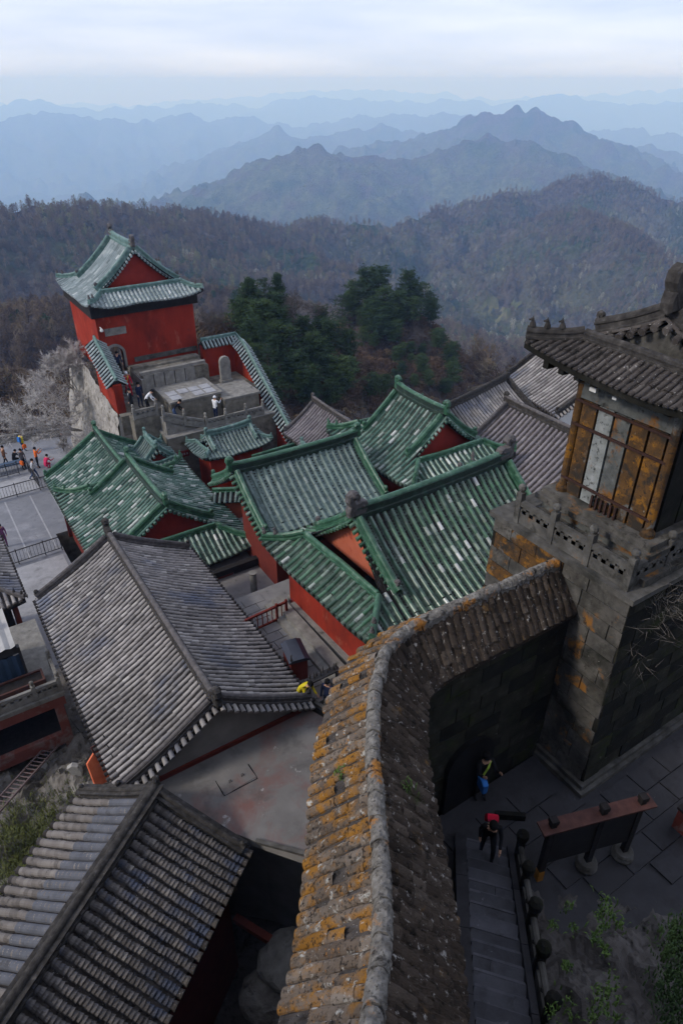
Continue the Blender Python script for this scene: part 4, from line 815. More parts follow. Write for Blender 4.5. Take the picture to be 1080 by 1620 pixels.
while s < WL[-1]-.1:
    s1 = min(s + rnd(.42, .62), WL[-1]); k = 11; V = []; R_ = 9
    off = wn(s)[0]*rnd(-.02, .02)
    pb = MB(); prof = [(math.cos(t)*.125, math.sin(t)*.15) for t in np.linspace(math.pi*1.08, -.08*math.pi, k)]
    path = [wpt(s+.006+(s1-s-.012)*q/R_) + off + [0, 0, .0+rnd(-.004, .004)] for q in range(R_+1)]
    pb.sweep(path, prof + [(.135, -.12), (-.135, -.12)], scales=[1.05*rnd(.97, 1.03)]+[rnd(.95, 1.04) for _ in range(8)]+[.93]); pb.v[-1] = pb.v[-1]+RNG.normal(0, .007, pb.v[-1].shape)
    pb.build('cap_stone', 'ridge_lichen', nw, smooth=False); s = s1
# block faces
def block_face(root, p0, p1, z0, z1, nrm_, mt, ch=.42, bl=.9, batter=0., name='stone_block', gap=.012, pick=None, vis=None, sb=0., eb=0.):
    """courses of dressed stone standing a little proud of the face from p0 to p1 (plan points)"""
    p0 = np.array(p0, float); p1 = np.array(p1, float); L_ = np.linalg.norm(p1-p0); d = (p1-p0)/L_; n_ = np.array(nrm_, float); nc = int(round((z1-z0)/ch)); ch = (z1-z0)/nc
    for c in range(nc):
        za = z0+c*ch; s = -bl*rnd(.1, .9); lo_, hi_ = sb*(c+1)/nc, L_-eb*(c+1)/nc
        while s < hi_:
            ln = bl*rnd(.75, 1.3); a, b = max(s, lo_), min(s+ln, hi_); s += ln
            if b-a < .12: continue
            if vis and not inframe(*(p0+d*(a+b)/2), za): continue
            pr = rnd(.012, .035)
            q = MB(); V = []
            for (zz, bt) in ((za+gap, (c*ch)), (za+ch-gap, (c+1)*ch)):
                ins = -n_*batter*(bt/(z1-z0))
                for (u, w_) in ((a+gap, -.05), (b-gap, -.05), (b-gap, pr), (a+gap, pr)): V.append([*(p0+d*u+n_*w_+ins), zz])
            q.add(V, [(0, 3, 2, 1), (4, 5, 6, 7), (0, 1, 5, 4), (1, 2, 6, 5), (2, 3, 7, 6), (3, 0, 4, 7)])
            o = q.build(name, (pick((p0+d*(a+b)/2), za) if pick.__code__.co_argcount else pick()) if pick else mt, root)
            if o.data.polygons[0].normal.z > 0: o.data.flip_normals()
block_face(nw, (6.9, 7.52), (11.2, 7.44), -15.5, -10.55, (0, -1), 'stone_black', ch=.45, bl=.95, pick=lambda: random.choice(['stone_black', 'stone_mossy', 'stone_mossy']))
# near-black plate on that wall, painted in for the dark of an arched passage
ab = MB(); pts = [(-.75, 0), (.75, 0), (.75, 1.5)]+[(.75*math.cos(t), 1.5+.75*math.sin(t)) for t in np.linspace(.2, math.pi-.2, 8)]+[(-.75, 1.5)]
ab.prism(pts, (8.55, 7.42, -15.52), (1, 0, 0), (0, 0, 1), .14); ab.build('archway', 'void_shade', nw)
# ------------------------------------------------------------------ podium and stone pavilion
pd = thing('stone_podium', 'tall dark stone podium with lichen and white stains carrying the pavilion', 'podium', (14, 9, -15.5))
x0, x1, y0, y1, zb, zt, bt = 11.25, 17.5, 6.0, 10.3, -15.53, -9.45, .18
V = [(x0, y0, zb), (x1, y0, zb), (x1, y1, zb), (x0, y1, zb), (x0+bt, y0+bt, zt), (x1, y0+bt, zt), (x1, y1, zt), (x0+bt, y1, zt)]
MB().add(V, [(0, 3, 2, 1), (4, 5, 6, 7), (0, 1, 5, 4), (1, 2, 6, 5), (2, 3, 7, 6), (3, 0, 4, 7)]).build('core', 'stone_black', pd)
block_face(pd, (x0, y1), (x0, y0), zb+.3, zt, (-1, 0), 'stone_podium', ch=.44, bl=.95, batter=bt, eb=bt-.03, pick=lambda p, z: 'stone_lichen' if (p[1] > 8.3 and random.random() < .6) else random.choice(['stone_podium', 'stone_podium', 'stone_podium', 'stone_dark']))
block_face(pd, (x0, y0), (x1, y0), zb+.3, zt, (0, -1), 'stone_black', ch=.44, bl=.95, batter=bt, sb=bt-.03, pick=lambda: random.choice(['stone_black', 'stone_mossy']))  # side turned from the sun gets near-black stone: its shade is in the colour
for k, (o_, z_a, z_b) in enumerate(((.22, zb, zb+.16), (.12, zb+.16, zb+.3))):
    MB().box((x0-o_, y0-o_, z_a), (x1, y1, z_b)).build('base_step', 'stone_dark', pd)
MB().box((x0+bt-.14, y0+bt-.14, zt), (x1, y1+.1, zt+.14)).build('top_slab', 'stone_dark', pd)
# balustrade of the podium
bal = thing('balustrade', 'weathered stone balustrade with ball topped posts around the lichened pavilion', 'balustrade', (11.45, 8, -9.3))
def balustrade(root, pts, z, h=.62, mt='stone_grey', ball=True, post=.16, panel=True, hp=.85):
    for i, p in enumerate(pts):
        zz = z[i] if hasattr(z, '__len__') else z; m_ = MB(); m_.box((p[0]-post/2, p[1]-post/2, zz), (p[0]+post/2, p[1]+post/2, zz+hp))
        if ball: m_.lathe((p[0], p[1], zz+hp), [(.05, 0), (.05, .03), (.085, .06), (.105, .12), (.085, .19), (.03, .225)], 8)
        else: m_.lathe((p[0], p[1], zz+hp), [(.09, 0), (.1, .06), (.05, .12), (.09, .16), (.08, .3), (.02, .34)], 8)
        m_.build('post', mt, root)
    for i in range(len(pts)-1):
        a = np.array([*pts[i], z[i] if hasattr(z, '__len__') else z]); b = np.array([*pts[i+1], z[i+1] if hasattr(z, '__len__') else z]); d = b-a; L_ = np.linalg.norm(d); d /= L_; a = a+d*post*.52; b = b-d*post*.52
        m_ = MB(); m_.bar(a+[0, 0, h-.05], b+[0, 0, h-.05], .13, .13); m_.bar(a+[0, 0, h*.60], b+[0, 0, h*.60], .09, .10); m_.bar(a+[0, 0, .17], b+[0, 0, .17], .10, .30)
        for k in range(4): c = a+(b-a)*(k+.5)/4; m_.bar(c+[0, 0, h*.30], c+[0, 0, h*.95], .09, .12, up=tuple(d))
        m_.build('rail_panel', mt, root)
balustrade(bal, [(11.5, 9.64), (11.5, 8.55), (11.5, 7.48), (11.5, 6.4), (12.75, 6.4), (14.0, 6.4), (15.3, 6.4)], -9.31, mt='stone_weathered')
pv = thing('stone_pavilion', 'small stone pavilion with orange lichened panels under a black tiled roof', 'pavilion', (13.8, 8, -9.3))
cx_, cy_ = 14.3, 7.95
for (o_, za_, zb_) in ((.50, -9.31, -9.12), (.36, -9.12, -8.98), (.26, -8.98, -8.72), (.40, -8.72, -8.58), (.30, -8.58, -8.42)):
    MB().box((12.35-o_, 6.72-o_, za_), (16.3+o_, 9.2+o_, zb_)).build('base_moulding', 'stone_lichen_grey' if o_ == .26 else 'stone_podium', pv)
MB().box((12.42, 6.8, -8.42), (16.2, 9.12, -5.35)).build('core', 'stone_black', pv)
npan = 5; ys = np.linspace(9.06, 6.86, npan+1)
for k in range(npan):                                            # upright stone panels, each its own slab
    MB().box((12.335-.004*k, ys[k+1]+.03, -8.40), (12.45, ys[k]-.03, -6.02)).build('wall_panel', ['stone_lichen', 'stone_white_lichen', 'stone_lichen_grey', 'stone_lichen', 'stone_lichen'][k], pv)
for k, xx in enumerate((12.9, 13.6, 14.3, 15.0)): MB().box((xx-.32, 6.70, -8.40), (xx+.32, 6.83, -6.02)).build('wall_panel', 'stone_black', pv)  # panels on the unlit side, their shade put into a near-black colour
MB().box((12.30, 6.78, -5.98), (12.44, 9.14, -5.45)).build('lintel', 'stone_lichen_grey', pv)
for (px_, py_, m_) in ((12.37, 9.16, 'stone_lichen'), (12.37, 6.76, 'stone_lichen')):
    MB().lathe((px_, py_, -8.42), [(.16, 0), (.16, .10), (.10, .16), (.095, 2.6), (.11, 2.7), (.11, 3.0)], 12).build('column', m_, pv)
for zz in (-6.05, -6.62, -8.02): MB().bar((12.29, 6.75, zz), (12.29, 9.2, zz), .05, .055).build('iron_band', 'rust', pv)
for k in range(6): MB().box((12.24, 7.55+k*.13, -8.5), (12.29, 7.60+k*.13, -8.1)).build('grille_bar', 'rust', pv)
eb = MB(); eb.box((12.1, 6.5, -5.47), (16.4, 9.42, -5.25)); eb.box((11.95, 6.3, -5.25), (16.5, 9.6, -5.12))
for k in range(9): yy = 6.2+k*.44; eb.box((11.78, yy, -5.42), (12.2, yy+.15, -5.25))
eb.build('bracket_tier', 'stone_black', pv)
wb_ = MB(); wb_.box((12.02, 8.55, -5.63), (12.1, 8.72, -5.55)); wb_.box((11.98, 8.0, -5.6), (12.06, 8.1, -5.54)); wb_.build('bracket_remnant', 'plaster_white', pv)
rf = Roof(14.45, 7.95, 0., 5.5, 4.95, -5.22, -4.1, eg=1.25, a=.34, lift=.24)
dk = deck(rf, pv, th=.14, mt='stone_black'); make_tiles(pv, rf, dk, 'FBLR', .155, .26, .052, 'tile_old', n_single=200, pl=.16, ok=lambda a, b: True, jit=.016, lip=.006, taper=.95, disc=False, drips=False)
ridges(rf, pv, 'ridge_dark', rw=.15, rh=.36, rr=.1, cw=.95, stm='tile_old', beasts=3, vh=.8); gable(rf, pv, 'stone_dark', inset=.14, drop=.08)
# ------------------------------------------------------------------ stone steps beside the wall
st = thing('stone_steps', 'worn grey stone steps rising between the lichened wall and the dark handrail', 'steps', (8, 6.2, -15.5))
SA = np.array([7.62, 6.72, -15.5]); SB = np.array([8.50, 5.69, -15.5]); SD = np.array([-.672, -.740, 0.]); TR, RS = .325, .142
SN = SB-SA; SW = np.linalg.norm(SN[:2]); SN = SN/SW
for k in range(26):
    a = SA + SD*TR*k + [0, 0, RS*(k+1)]; p = a + SN*.27 + SD*TR/2; q = a + SN*(SW-.13) + SD*TR/2; jz = rnd(-.012, .012)
    # one or two stones to a tread
    cut = rnd(.35, .65) if k % 6 == 4 else None
    spans = [(p, q)] if cut is None else [(p, p+(q-p)*(cut-.006)), (p+(q-p)*(cut+.006), q)]
    for (u, v) in spans: MB().bar(u+[0, 0, -.25+jz], v+[0, 0, -.25+jz+rnd(-.006, .006)], TR-.03, .5, tint=.5).build('step', 'step_stone_%d' % random.choice([0, 0, 1, 1, 2]), st)
for k in range(26):                                              # worn pale nosings
    a = SA + SD*TR*k + [0, 0, RS*(k+1)+.001]; MB().bar(a+SN*.29+SD*.022-[0, 0, .02], a+SN*(SW-.15)+SD*.022-[0, 0, .02+rnd(0, .006)], .05, .05).build('nosing', 'step_stone_2', st)
for (off, wd, hh) in ((.125, .25, .05), (SW-.06, .13, .08)):
    for k in range(6):
        a = SA + SN*off + SD*TR*(k*4.4) + [0, 0, RS*(k*4.4)+hh]; b = SA + SN*off + SD*TR*((k+1)*4.4-.05) + [0, 0, RS*((k+1)*4.4-.05)+hh]; MB().bar(a-[0, 0, .1], b-[0, 0, .1], wd, .45).build('kerb_stone', 'paving_dark', st)
hr = thing('handrail', 'dark carved stone handrail with bulb topped posts along the steps', 'handrail', (8.6, 5.6, -15.5))
pts = []
for k in range(8):
    s_ = .15 + k*1.02; c = SA + SN*(SW+.12) + SD*s_ + [0, 0, RS/TR*s_]; pts.append(c)
    m_ = MB(); m_.lathe(c-[0, 0, .1], [(.10, 0), (.10, .75), (.07, .80), (.12, .88), (.145, .98), (.135, 1.10), (.06, 1.18)], 10); m_.build('post', 'stone_black', hr)
for a, b in zip(pts[:-1], pts[1:]):
    d = (b-a)/np.linalg.norm(b-a); m_ = MB(); m_.tube([a+d*.1+[0, 0, .55], (a+b)/2+[0, 0, .53], b-d*.1+[0, 0, .55]], .065, 8); m_.bar(a+d*.1+[0, 0, .12], b-d*.1+[0, 0, .12], .1, .35); m_.build('rail', 'stone_dark', hr)
    c = (a+b)/2; MB().lathe(c+[0, 0, .28], [(.07, 0), (.05, .1), (.07, .2)], 8).build('baluster', 'stone_dark', hr)
# paving flags of the stair court, each a stone
def keep(x, y):
    s_ = (np.array([x, y])-SA[:2])@SD[:2]; u_ = (np.array([x, y])-SA[:2])@SN[:2]
    if pj(np.array([x, y, -15.5]))[0][0, 1] > 1398: return False
    return inframe(x, y, -15.5) and not (11.0 < x and y > 5.8) and not (s_ > .2 and u_ < SW+.1) and y < 7.25 and y > 2.2
flags(stair_court, 6.3, 1.9, 16, 7.3, -15.49, 1.05, .62, 'paving_dark', keep=keep)
# fallen step stone on the flags
c = at(805, 1295, -15.5); MB().bar(c+np.array([-.28, .22, .1]), c+np.array([.3, -.22, .1]), .12, .2).build('kerb_block', 'stone_black')
tag(bpy.data.objects['kerb_block'], 'short black kerb stone lying loose on the paving by the steps', 'kerb stone')
# ------------------------------------------------------------------ notice board
P3 = [at(850, 1392, -15.5), at(928, 1372, -15.5), at(982, 1355, -15.5)]
dv = (P3[2]-P3[0]); L3 = np.linalg.norm(dv); dv /= L3; nv = np.array([dv[1], -dv[0], 0])
sb_ = thing('notice_board', 'black notice board on three posts under a red plank cap beside the steps', 'notice board', tuple(P3[1]))
P3 = [P3[0], P3[0]+dv*L3*.56, P3[2]]
for k, p in enumerate(P3):
    MB().bar(p+[0, 0, .05], p+[0, 0, 2.18], .13, .13, up=tuple(dv)).build('post', 'timber_dark', sb_)
    MB().bar(p+[0, 0, 2.18], p+[0, 0, 2.30], .17, .17, up=tuple(dv)).build('post_cap', 'timber_dark', sb_)
    if k: MB().lathe(p, [(.20, 0), (.25, .05), (.26, .12), (.21, .17), (.24, .22), (.20, .27), (.12, .28)], 14).build('stone_base', 'stone_weathered', sb_)
    else:
        mat('ochre_paint', [(.3, (.26, .11, .012)), (.7, (.36, .16, .02))], rough=.7, scale=8, bump=.2); MB().bar(p+[0, 0, .06], p+[0, 0, .42], .145, .145, up=tuple(dv)).build('painted_foot', 'ochre_paint', sb_)
a = P3[0]; b = P3[2]
MB().bar(a+dv*.06+[0, 0, 1.33], b-dv*.06+[0, 0, 1.33], .08, 1.25).build('board', 'sign_black', sb_)
MB().bar(a-dv*.28+[0, 0, 2.04], b+dv*.28+[0, 0, 2.04], .34, .05).build('cap_plank', 'timber_board', sb_)
# ------------------------------------------------------------------ red box at the frame edge
bx = at(1085, 1322, -15.5); t_ = thing('red_bin', 'small red chest on the paving behind the notice board, cut by the picture edge', 'chest', tuple(bx))
q = MB(); q.box((bx[0]-.1, bx[1]-.3, -15.49), (bx[0]+.6, bx[1]+.35, -14.8)); q.build('body', 'red_paint', t_); q = MB(); q.box((bx[0]-.13, bx[1]-.33, -14.8), (bx[0]+.63, bx[1]+.38, -14.72)); q.build('lid', 'timber_dark', t_)
# ------------------------------------------------------------------ rock with weeds beside the steps
gx = np.arange(3.0, 15.1, .11); gy = np.arange(-3.4, 5.2, .11); XX, YY = np.meshgrid(gx, gy)
S_ = (XX-SA[0])*SD[0] + (YY-SA[1])*SD[1]; U_ = (XX-SA[0])*SN[0] + (YY-SA[1])*SN[1]
rk = -15.52 + np.clip(S_-1.35, 0, 12)*.38 + fbm(XX*.9, YY*.9, 5, 61)*.30*np.clip(S_-.6, .12, 1.5) + np.clip(fbm(XX*.5+4, YY*.5, 3, 66, True), 0, 1)*.35*np.clip((U_-2.6)*.5, 0, 1.6)*np.clip(S_-1, 0, 1) + np.clip(U_-5.2, 0, 3)*.55*np.clip(S_-.5, 0, 1)
rk = np.where(U_ < SW+.26, -20, rk); st_ = np.round(rk/.14)*.14; rk = rk*.55+st_*.45
ok_ = (U_ > SW+.2) & (S_ > .9)
n0, n1 = XX.shape; idx = np.arange(n0*n1).reshape(n0, n1); F = []
for i in range(n0-1):
    for j in range(n1-1):
        if ok_[i, j] and ok_[i+1, j+1] and ok_[i, j+1] and ok_[i+1, j]: F.append((idx[i, j], idx[i, j+1], idx[i+1, j+1], idx[i+1, j]))
rock = struct(MB().add(np.stack([XX, YY, rk], -1).reshape(-1, 3), F).build('rock_terrain', 'rock_dark'))
def rock_z(x, y): i = min(max(int((y-gy[0])/.11), 0), n0-1); j = min(max(int((x-gx[0])/.11), 0), n1-1); return rk[i, j]
# ------------------------------------------------------------------ unseen summit terrace underfoot and behind, added to block sky light from the stairs
def fw2(f, l): return (FH[0]*f + RT[0]*l, FH[1]*f + RT[1]*l)
slab('summit_terrace_blocker', [fw2(-.45, -22), fw2(-.45, 26), fw2(-16, 26), fw2(-16, -22)], -1.62, -32, 'paving_dark', 'stone_dark')
# ------------------------------------------------------------------ bare concrete terrace below the long grey roof
ter = slab('concrete_terrace', [(1.9, 14.62), (7.4, 14.7), (8.0, 14.7), (8.6, 13.2), (8.6, 8.3), (6.2, 8.8), (5.23, 9.87), (4.26, 11.13), (3.4, 12.3), (2.4, 13.5)], -18.6, -18.92, 'concrete', 'plaster_grey')
slab('terrace_mass', [(3.2, 14.6), (8.5, 14.6), (8.5, 9.4), (6.6, 9.7), (4.9, 12.0), (3.4, 13.4)], -18.93, -26, 'plaster_grey')
hc = at(374, 1233, -18.6); q = MB(); q.box((-.55, -.3, -.05), (.55, .3, .014)); h_ = q.build('hatch_lid', 'concrete', ter); h_.location = (hc[0], hc[1], -18.6); h_.rotation_euler = (0, 0, R(4))
for (dx, dy, w_, h2_) in ((0, -.33, 1.16, .03), (-.57, 0, .03, .6), (.57, 0, .03, .6)): q = MB(); q.box((hc[0]+dx-w_/2, hc[1]+dy-h2_/2, -18.61), (hc[0]+dx+w_/2, hc[1]+dy+h2_/2, -18.592)); q.build('hatch_groove', 'void_shade', ter)
for sx in (-.2, .22): MB().tube([(hc[0]+sx-.04, hc[1]-.02, -18.58), (hc[0]+sx-.02, hc[1]+.05, -18.54), (hc[0]+sx+.03, hc[1]+.05, -18.54), (hc[0]+sx+.04, hc[1]-.02, -18.58)], .012, 5).build('hatch_handle', 'iron', ter)
q = MB(); q.bar((8.5, 8.4, -18.55), (6.22, 8.9, -18.55), .12, .1); q.bar((6.22, 8.9, -18.55), (4.26, 11.1, -18.55), .12, .1); q.build('terrace_kerb', 'stone_dark', ter)
slab('gully_floor', rect(-10, -1, 9, 13.5), -25.1, -31, 'rock_dark')
bm_ = at(400, 1470, -22); bb_ = tag(MB().bar(at(372, 1452, -22.), at(432, 1490, -22.), .22, .22).build('fallen_beam', 'red_paint'), 'red painted beam jutting out in the dark gap beside the wall', 'beam')
# ------------------------------------------------------------------ terrace below the gate lodge
tm = thing('lodge_terrace', 'stone terrace with upright slabs and worn paving under the red gatehouse', 'terrace', (15, 44, -20))
q = MB()
for k, (y_, z_) in enumerate(((46.4, -16.75), (45.7, -16.95), (45.0, -17.1))): MB().box((12.55, y_-.7, -18.6), (17.45+.02*k, y_, z_)).build('ledge', 'brick_wall', tm)
MB().box((12.5, 44.05, -16.62-.14), (17.2, 44.35, -16.55)).build('ledge', 'stone_grey', tm)
MB().box((10.3, 42.2, -26), (20.2, 47.4, -18.5)).build('core', 'brick_wall', tm)
MB().box((12.5, 44.12, -18.5), (17.4, 46.9, -16.9)).build('core', 'brick_wall', tm)
xs = np.linspace(12.62, 16.35, 6)
for k in range(5): MB().box((xs[k]+.03, 43.98, -18.0), (xs[k+1]-.03, 44.1, -16.78+.03*(k % 2))).build('standing_slab', 'stone_grey', tm)
MB().box((13.3, 40.95, -19.7), (16.85, 44.0, -17.85)).build('platform', 'brick_wall', tm); MB().box((13.22, 40.85, -17.85), (16.95, 44.0, -17.72)).build('platform_slab', 'stone_grey', tm)
for i in range(4):
    for j in range(2):
        if (i, j) in ((1, 0),): continue
        MB().box((13.5+i*.8+rnd(0, .05), 41.1+j*.85, -17.72), (14.2+i*.8, 41.85+j*.85, -17.69+rnd(0, .02))).build('paving_stone', 'paving_white', tm)
MB().box((16.85, 40.4, -19.7), (19.4, 43.2, -18.25)).build('block', 'brick_wall', tm); MB().box((16.8, 40.32, -18.25), (19.5, 43.2, -18.1)).build('block_slab', 'stone_grey', tm)
MB().box((12.3, 39.6, -26), (20.2, 41.2, -19.62)).build('walkway', 'brick_wall', tm)
MB().box((12.3, 39.55, -19.62), (20.2, 41.2, -19.55)).build('walkway_slab', 'stone_grey', tm)
for k in range(9): MB().box((11.0, 46.9-.36*(k+1), -18.6), (12.45, 46.9-.36*k, -17.0-.17*(k+1))).build('step', 'stone_grey', tm)
MB().box((10.8, 41.2, -26), (12.5, 43.8, -18.52)).build('landing', 'brick_wall', tm)
for k in range(7): MB().box((12.5+.36*k, 40.1, -19.7), (12.5+.36*(k+1), 41.2, -18.62-.145*k)).build('step', 'stone_grey', tm)
wl_ = MB(); wl_.box((12.45, 43.8, -18.6), (12.62, 46.9, -16.95)); wl_.build('stair_parapet', 'stone_grey', tm)
tb = thing('balustrade', 'grey stone balustrade along the stairs and walkway below the gatehouse', 'balustrade', (14, 39.7, -19.5))
balustrade(tb, [(10.9, 41.3), (12.4, 41.3)], -18.5, mt='stone_grey', ball=False, hp=.75)
balustrade(tb, [(12.45, 40.15), (13.75, 40.0), (15.1, 39.75)], [-18.55, -19.1, -19.55], mt='stone_grey', ball=False, hp=.8)
balustrade(tb, [(15.1, 39.7), (16.5, 39.7), (18.0, 39.7), (19.3, 39.7)], -19.55, mt='stone_grey', ball=False, hp=.8)
slb = thing('stone_stele', 'pale round topped stone stele standing against the red garden wall', 'stele', (17.9, 43.5, -18.1))
MB().prism([(-.38, 0), (.38, 0), (.40, 1.5), (.3, 1.75), (.12, 1.86), (-.12, 1.86), (-.3, 1.75), (-.40, 1.5)], (18.3, 43.3, -18.1), (1, 0, 0), (0, 0, 1), .28, bulge=.03).build('slab', 'stone_grey', slb)
MB().box((17.85, 43.05, -18.1), (18.75, 43.5, -17.92)).build('plinth', 'stone_grey', slb)
cl = thing('cliff_wall', 'pale rubble stone wall dropping from the cliff edge below the gatehouse', 'wall', (10.3, 45, -26))
V = [(9.0, 40.9, -29), (10.3, 40.9, -29), (10.3, 55, -29), (8.2, 55, -29), (10.22, 42.4, -18.55), (10.9, 42.4, -18.55), (10.9, 55, -17.3), (10.5, 55, -17.3)]
q = MB(); N_ = 26; M2 = 30
for i in range(N_+1):
    for j in range(M2+1):
        u = i/N_; v = j/M2; b0 = np.array([9.3-.6*u, 41.2+14*u, -29.]); t0 = np.array([10.15+.42*u, 42.35+12.3*u, -18.5+1.35*u]); p = b0*(1-v)+t0*v; q.v.append(np.array([p+[rnd(-.08, .08)-.25*math.sin(v*3.14), rnd(-.05, .05), 0]])); q.t.append(np.array([.5], np.float32)); q.n += 1
for i in range(N_):
    for j in range(M2): a = i*(M2+1)+j; q.f.append((a, a+1, a+M2+2, a+M2+1)); q.m.append(0)
q.build('face', 'rubble_wall', cl); MB().add([(9.3, 41.2, -29), (12, 41.2, -29), (12, 42.35, -18.5), (10.15, 42.35, -18.5)], [(0, 1, 2, 3)]).build('end_face', 'rubble_wall', cl)
rp_ = at(287, 703, -21.2); mat('plaque_red', [(.3, (.12, .012, .014)), (.7, (.16, .02, .02))], rough=.5, bump=0)
pl_ = thing('wall_plaque', 'small dark red plaque on the stone wall under the stairs', 'plaque', (13.8, 39.5, -21)); c0 = np.array([13.2, 39.5, -20.75])
MB().box((12.75, 39.48, -21.05), (13.6, 39.58, -20.65)).build('panel', 'plaque_red', pl_)
for k in range(4): MB().box((12.86+k*.18, 39.465, -20.92), (12.95+k*.18, 39.479, -20.78)).build('raised_mark', 'paving_white', pl_)
# ------------------------------------------------------------------ plaza railings and paving strips
def railing(name, label, pts, z, h, mt, cat='railing', group=None, sp=.16, rr=.02, posts=True, top=.05):
    t = thing(name, label, cat, (pts[0][0], pts[0][1], z), group)
    for a, b in zip(pts[:-1], pts[1:]):
        a = np.array([*a, z]); b = np.array([*b, z]); L_ = np.linalg.norm(b-a); n = max(2, int(L_/sp))
        MB().bar(a+[0, 0, h], b+[0, 0, h], top, top).build('top_rail', mt, t); MB().bar(a+[0, 0, .16], b+[0, 0, .16], top*.8, top*.8).build('bottom_rail', mt, t)
        for i in range(n+1):
            p = a+(b-a)*i/n; big = i % 8 == 0 or i == n
            q = MB(); q.bar(p+[0, 0, 0 if big else .17], p+[0, 0, h+(.12 if big else -.02)], rr*(2.6 if big else 1.), rr*(2.6 if big else 1.), up=(1, 0, 0)); q.build('post' if big else 'bar', mt, t)
    return t
RA = 'plaza railings'
def rl(x0, y0, x1, y1, z=-25.5): a = at(x0, y0, z); b = at(x1, y1, z); return [(a[0], a[1]), (b[0], b[1])]
railing('railing', 'black iron railing across the plaza, nearest the grey roof', [(-3, 39.6), (4.5, 39.9)], -25.48, 1.0, 'iron', group=RA, sp=.2)
railing('railing', 'black iron railing across the plaza behind the middle paving bay', [(-3, 48.4), (5.9, 48.6)], -25.48, 1.0, 'iron', group=RA, sp=.2)
railing('railing', 'black iron railing with close bars beside the standing visitors', [(-3, 52.0), (4.3, 52.0)], -25.48, 1.0, 'iron', group=RA, sp=.2)
railing('railing', 'black iron railing running away along the plaza beside the green roof', [(5.0, 52.0), (5.1, 48.7)], -25.48, 1.0, 'iron', group=RA, sp=.2)
pe = thing('balustrade', 'long grey stone parapet at the outer edge of the plaza above the woods', 'balustrade', (4, 58, -25.5), RA)
balustrade(pe, [(-3.0, 60.0), (0.0, 59.3), (3.0, 58.5), (6.0, 57.8), (9.4, 56.8)], -25.5, mt='stone_grey', ball=False, h=.75, hp=.9)
for x in (.9, 2.5, 4.2, 5.6): MB().box((x, 40.1, -25.5), (x+.10, 48.2, -25.488)).build('paving_joint', 'paving_white', plaza)
MB().box((-3, 48.8, -25.5), (5.2, 51.4, -25.486)).build('paving_bay', 'paving_white', plaza); MB().box((-3, 29.5, -25.5), (4.4, 39.4, -25.487)).build('paving_bay', 'paving_white', plaza)
bt_ = thing('stall_bench', 'blue grey folding bench among the visitors on the plaza', 'bench', tuple(at(15, 742, -25.5)))
c = at(18, 745, -25.5); MB().box((c[0]-1.6, c[1]-.3, -24.95), (c[0]+1.2, c[1]+.35, -24.85)).build('top', 'blue_sheet', bt_)
for sx in (-1.4, 1.0):
    for sy in (-.22, .27): MB().bar((c[0]+sx, c[1]+sy, -25.48), (c[0]+sx, c[1]+sy, -24.95), .05, .05, up=(1, 0, 0)).build('leg', 'iron', bt_)
# ------------------------------------------------------------------ courtyard between the halls
def keep2(x, y): return inframe(x, y, -19) and 7.5 < x < 10.1 and 15.2 < y < 21.7
flags(court, 7.4, 15.1, 10.2, 21.8, -18.99, .95, .5, 'paving_court', keep=keep2)
for k in range(2): MB().box((10.15-.32*(k+1), 15.2, -19.03), (10.3, 20.6, -18.62-.18*k)).build('plinth_step', 'stone_grey', h1)
railing('railing', 'dark red wooden railing closing the small courtyard by the red wall', [(7.7, 19.45), (10.0, 19.6)], -19.02, .85, 'red_dark', sp=.21, rr=.035, top=.09)
ib = at(468, 1062, -19.0); t_ = thing('offering_chest', 'black lidded dark red chest standing in the paved courtyard', 'chest', tuple(ib))
q = MB(); q.box((-.5, -.32, 0), (.5, .32, 1.0)); o = q.build('body', 'red_dark', t_, local=True)
q = MB(); V = []; prof = [(-.40, 0), (-.40, .06), (-.2, .14), (.2, .14), (.40, .06), (.40, 0)]
q.sweep([(-.58, 0, 1.0), (.58, 0, 1.0)], prof); mat('black_gloss', [(.3, (.012, .013, .022)), (.7, (.02, .022, .035))], rough=.28, spec=.5, bump=.05); q.build('lid', 'black_gloss', t_, local=True)
q = MB(); q.lathe((-.52, .3, 1.1), [(.03, 0), (.05, .06), (.02, .2), (.04, .28), (.0, .34)], 6); q.build('finial', 'iron', t_, local=True); t_.rotation_euler = (0, 0, R(78))
cbal = thing('balustrade', 'old dark stone balustrade squeezed between the grey roof and the lichened wall', 'balustrade', (8.5, 14.7, -19), None)
balustrade(cbal, [(8.2, 14.9), (8.5, 14.0), (8.75, 13.1), (9.0, 12.2)], -19.0, mt='stone_dark', ball=True, hp=.9)
rg = at(500, 1085, -19); t_ = thing('incense_rack', 'dark iron rack with rows of short candle spikes beside the black chest', 'rack', (8.9, 15.6, -19))
q = MB(); q.box((8.5, 15.3, -18.4), (9.9, 15.6, -18.34)); q.build('tray', 'iron', t_)
for k in range(10): MB().lathe((8.56+k*.14, 15.42+.08*(k % 2), -18.34), [(.012, 0), (.03, .04), (.03, .1), (.008, .22+.06*(k % 3))], 5).build('spike', 'iron', t_)
for sx in (8.55, 9.8): MB().bar((sx, 15.45, -19.0), (sx, 15.45, -18.4), .05, .05, up=(1, 0, 0)).build('leg', 'iron', t_)
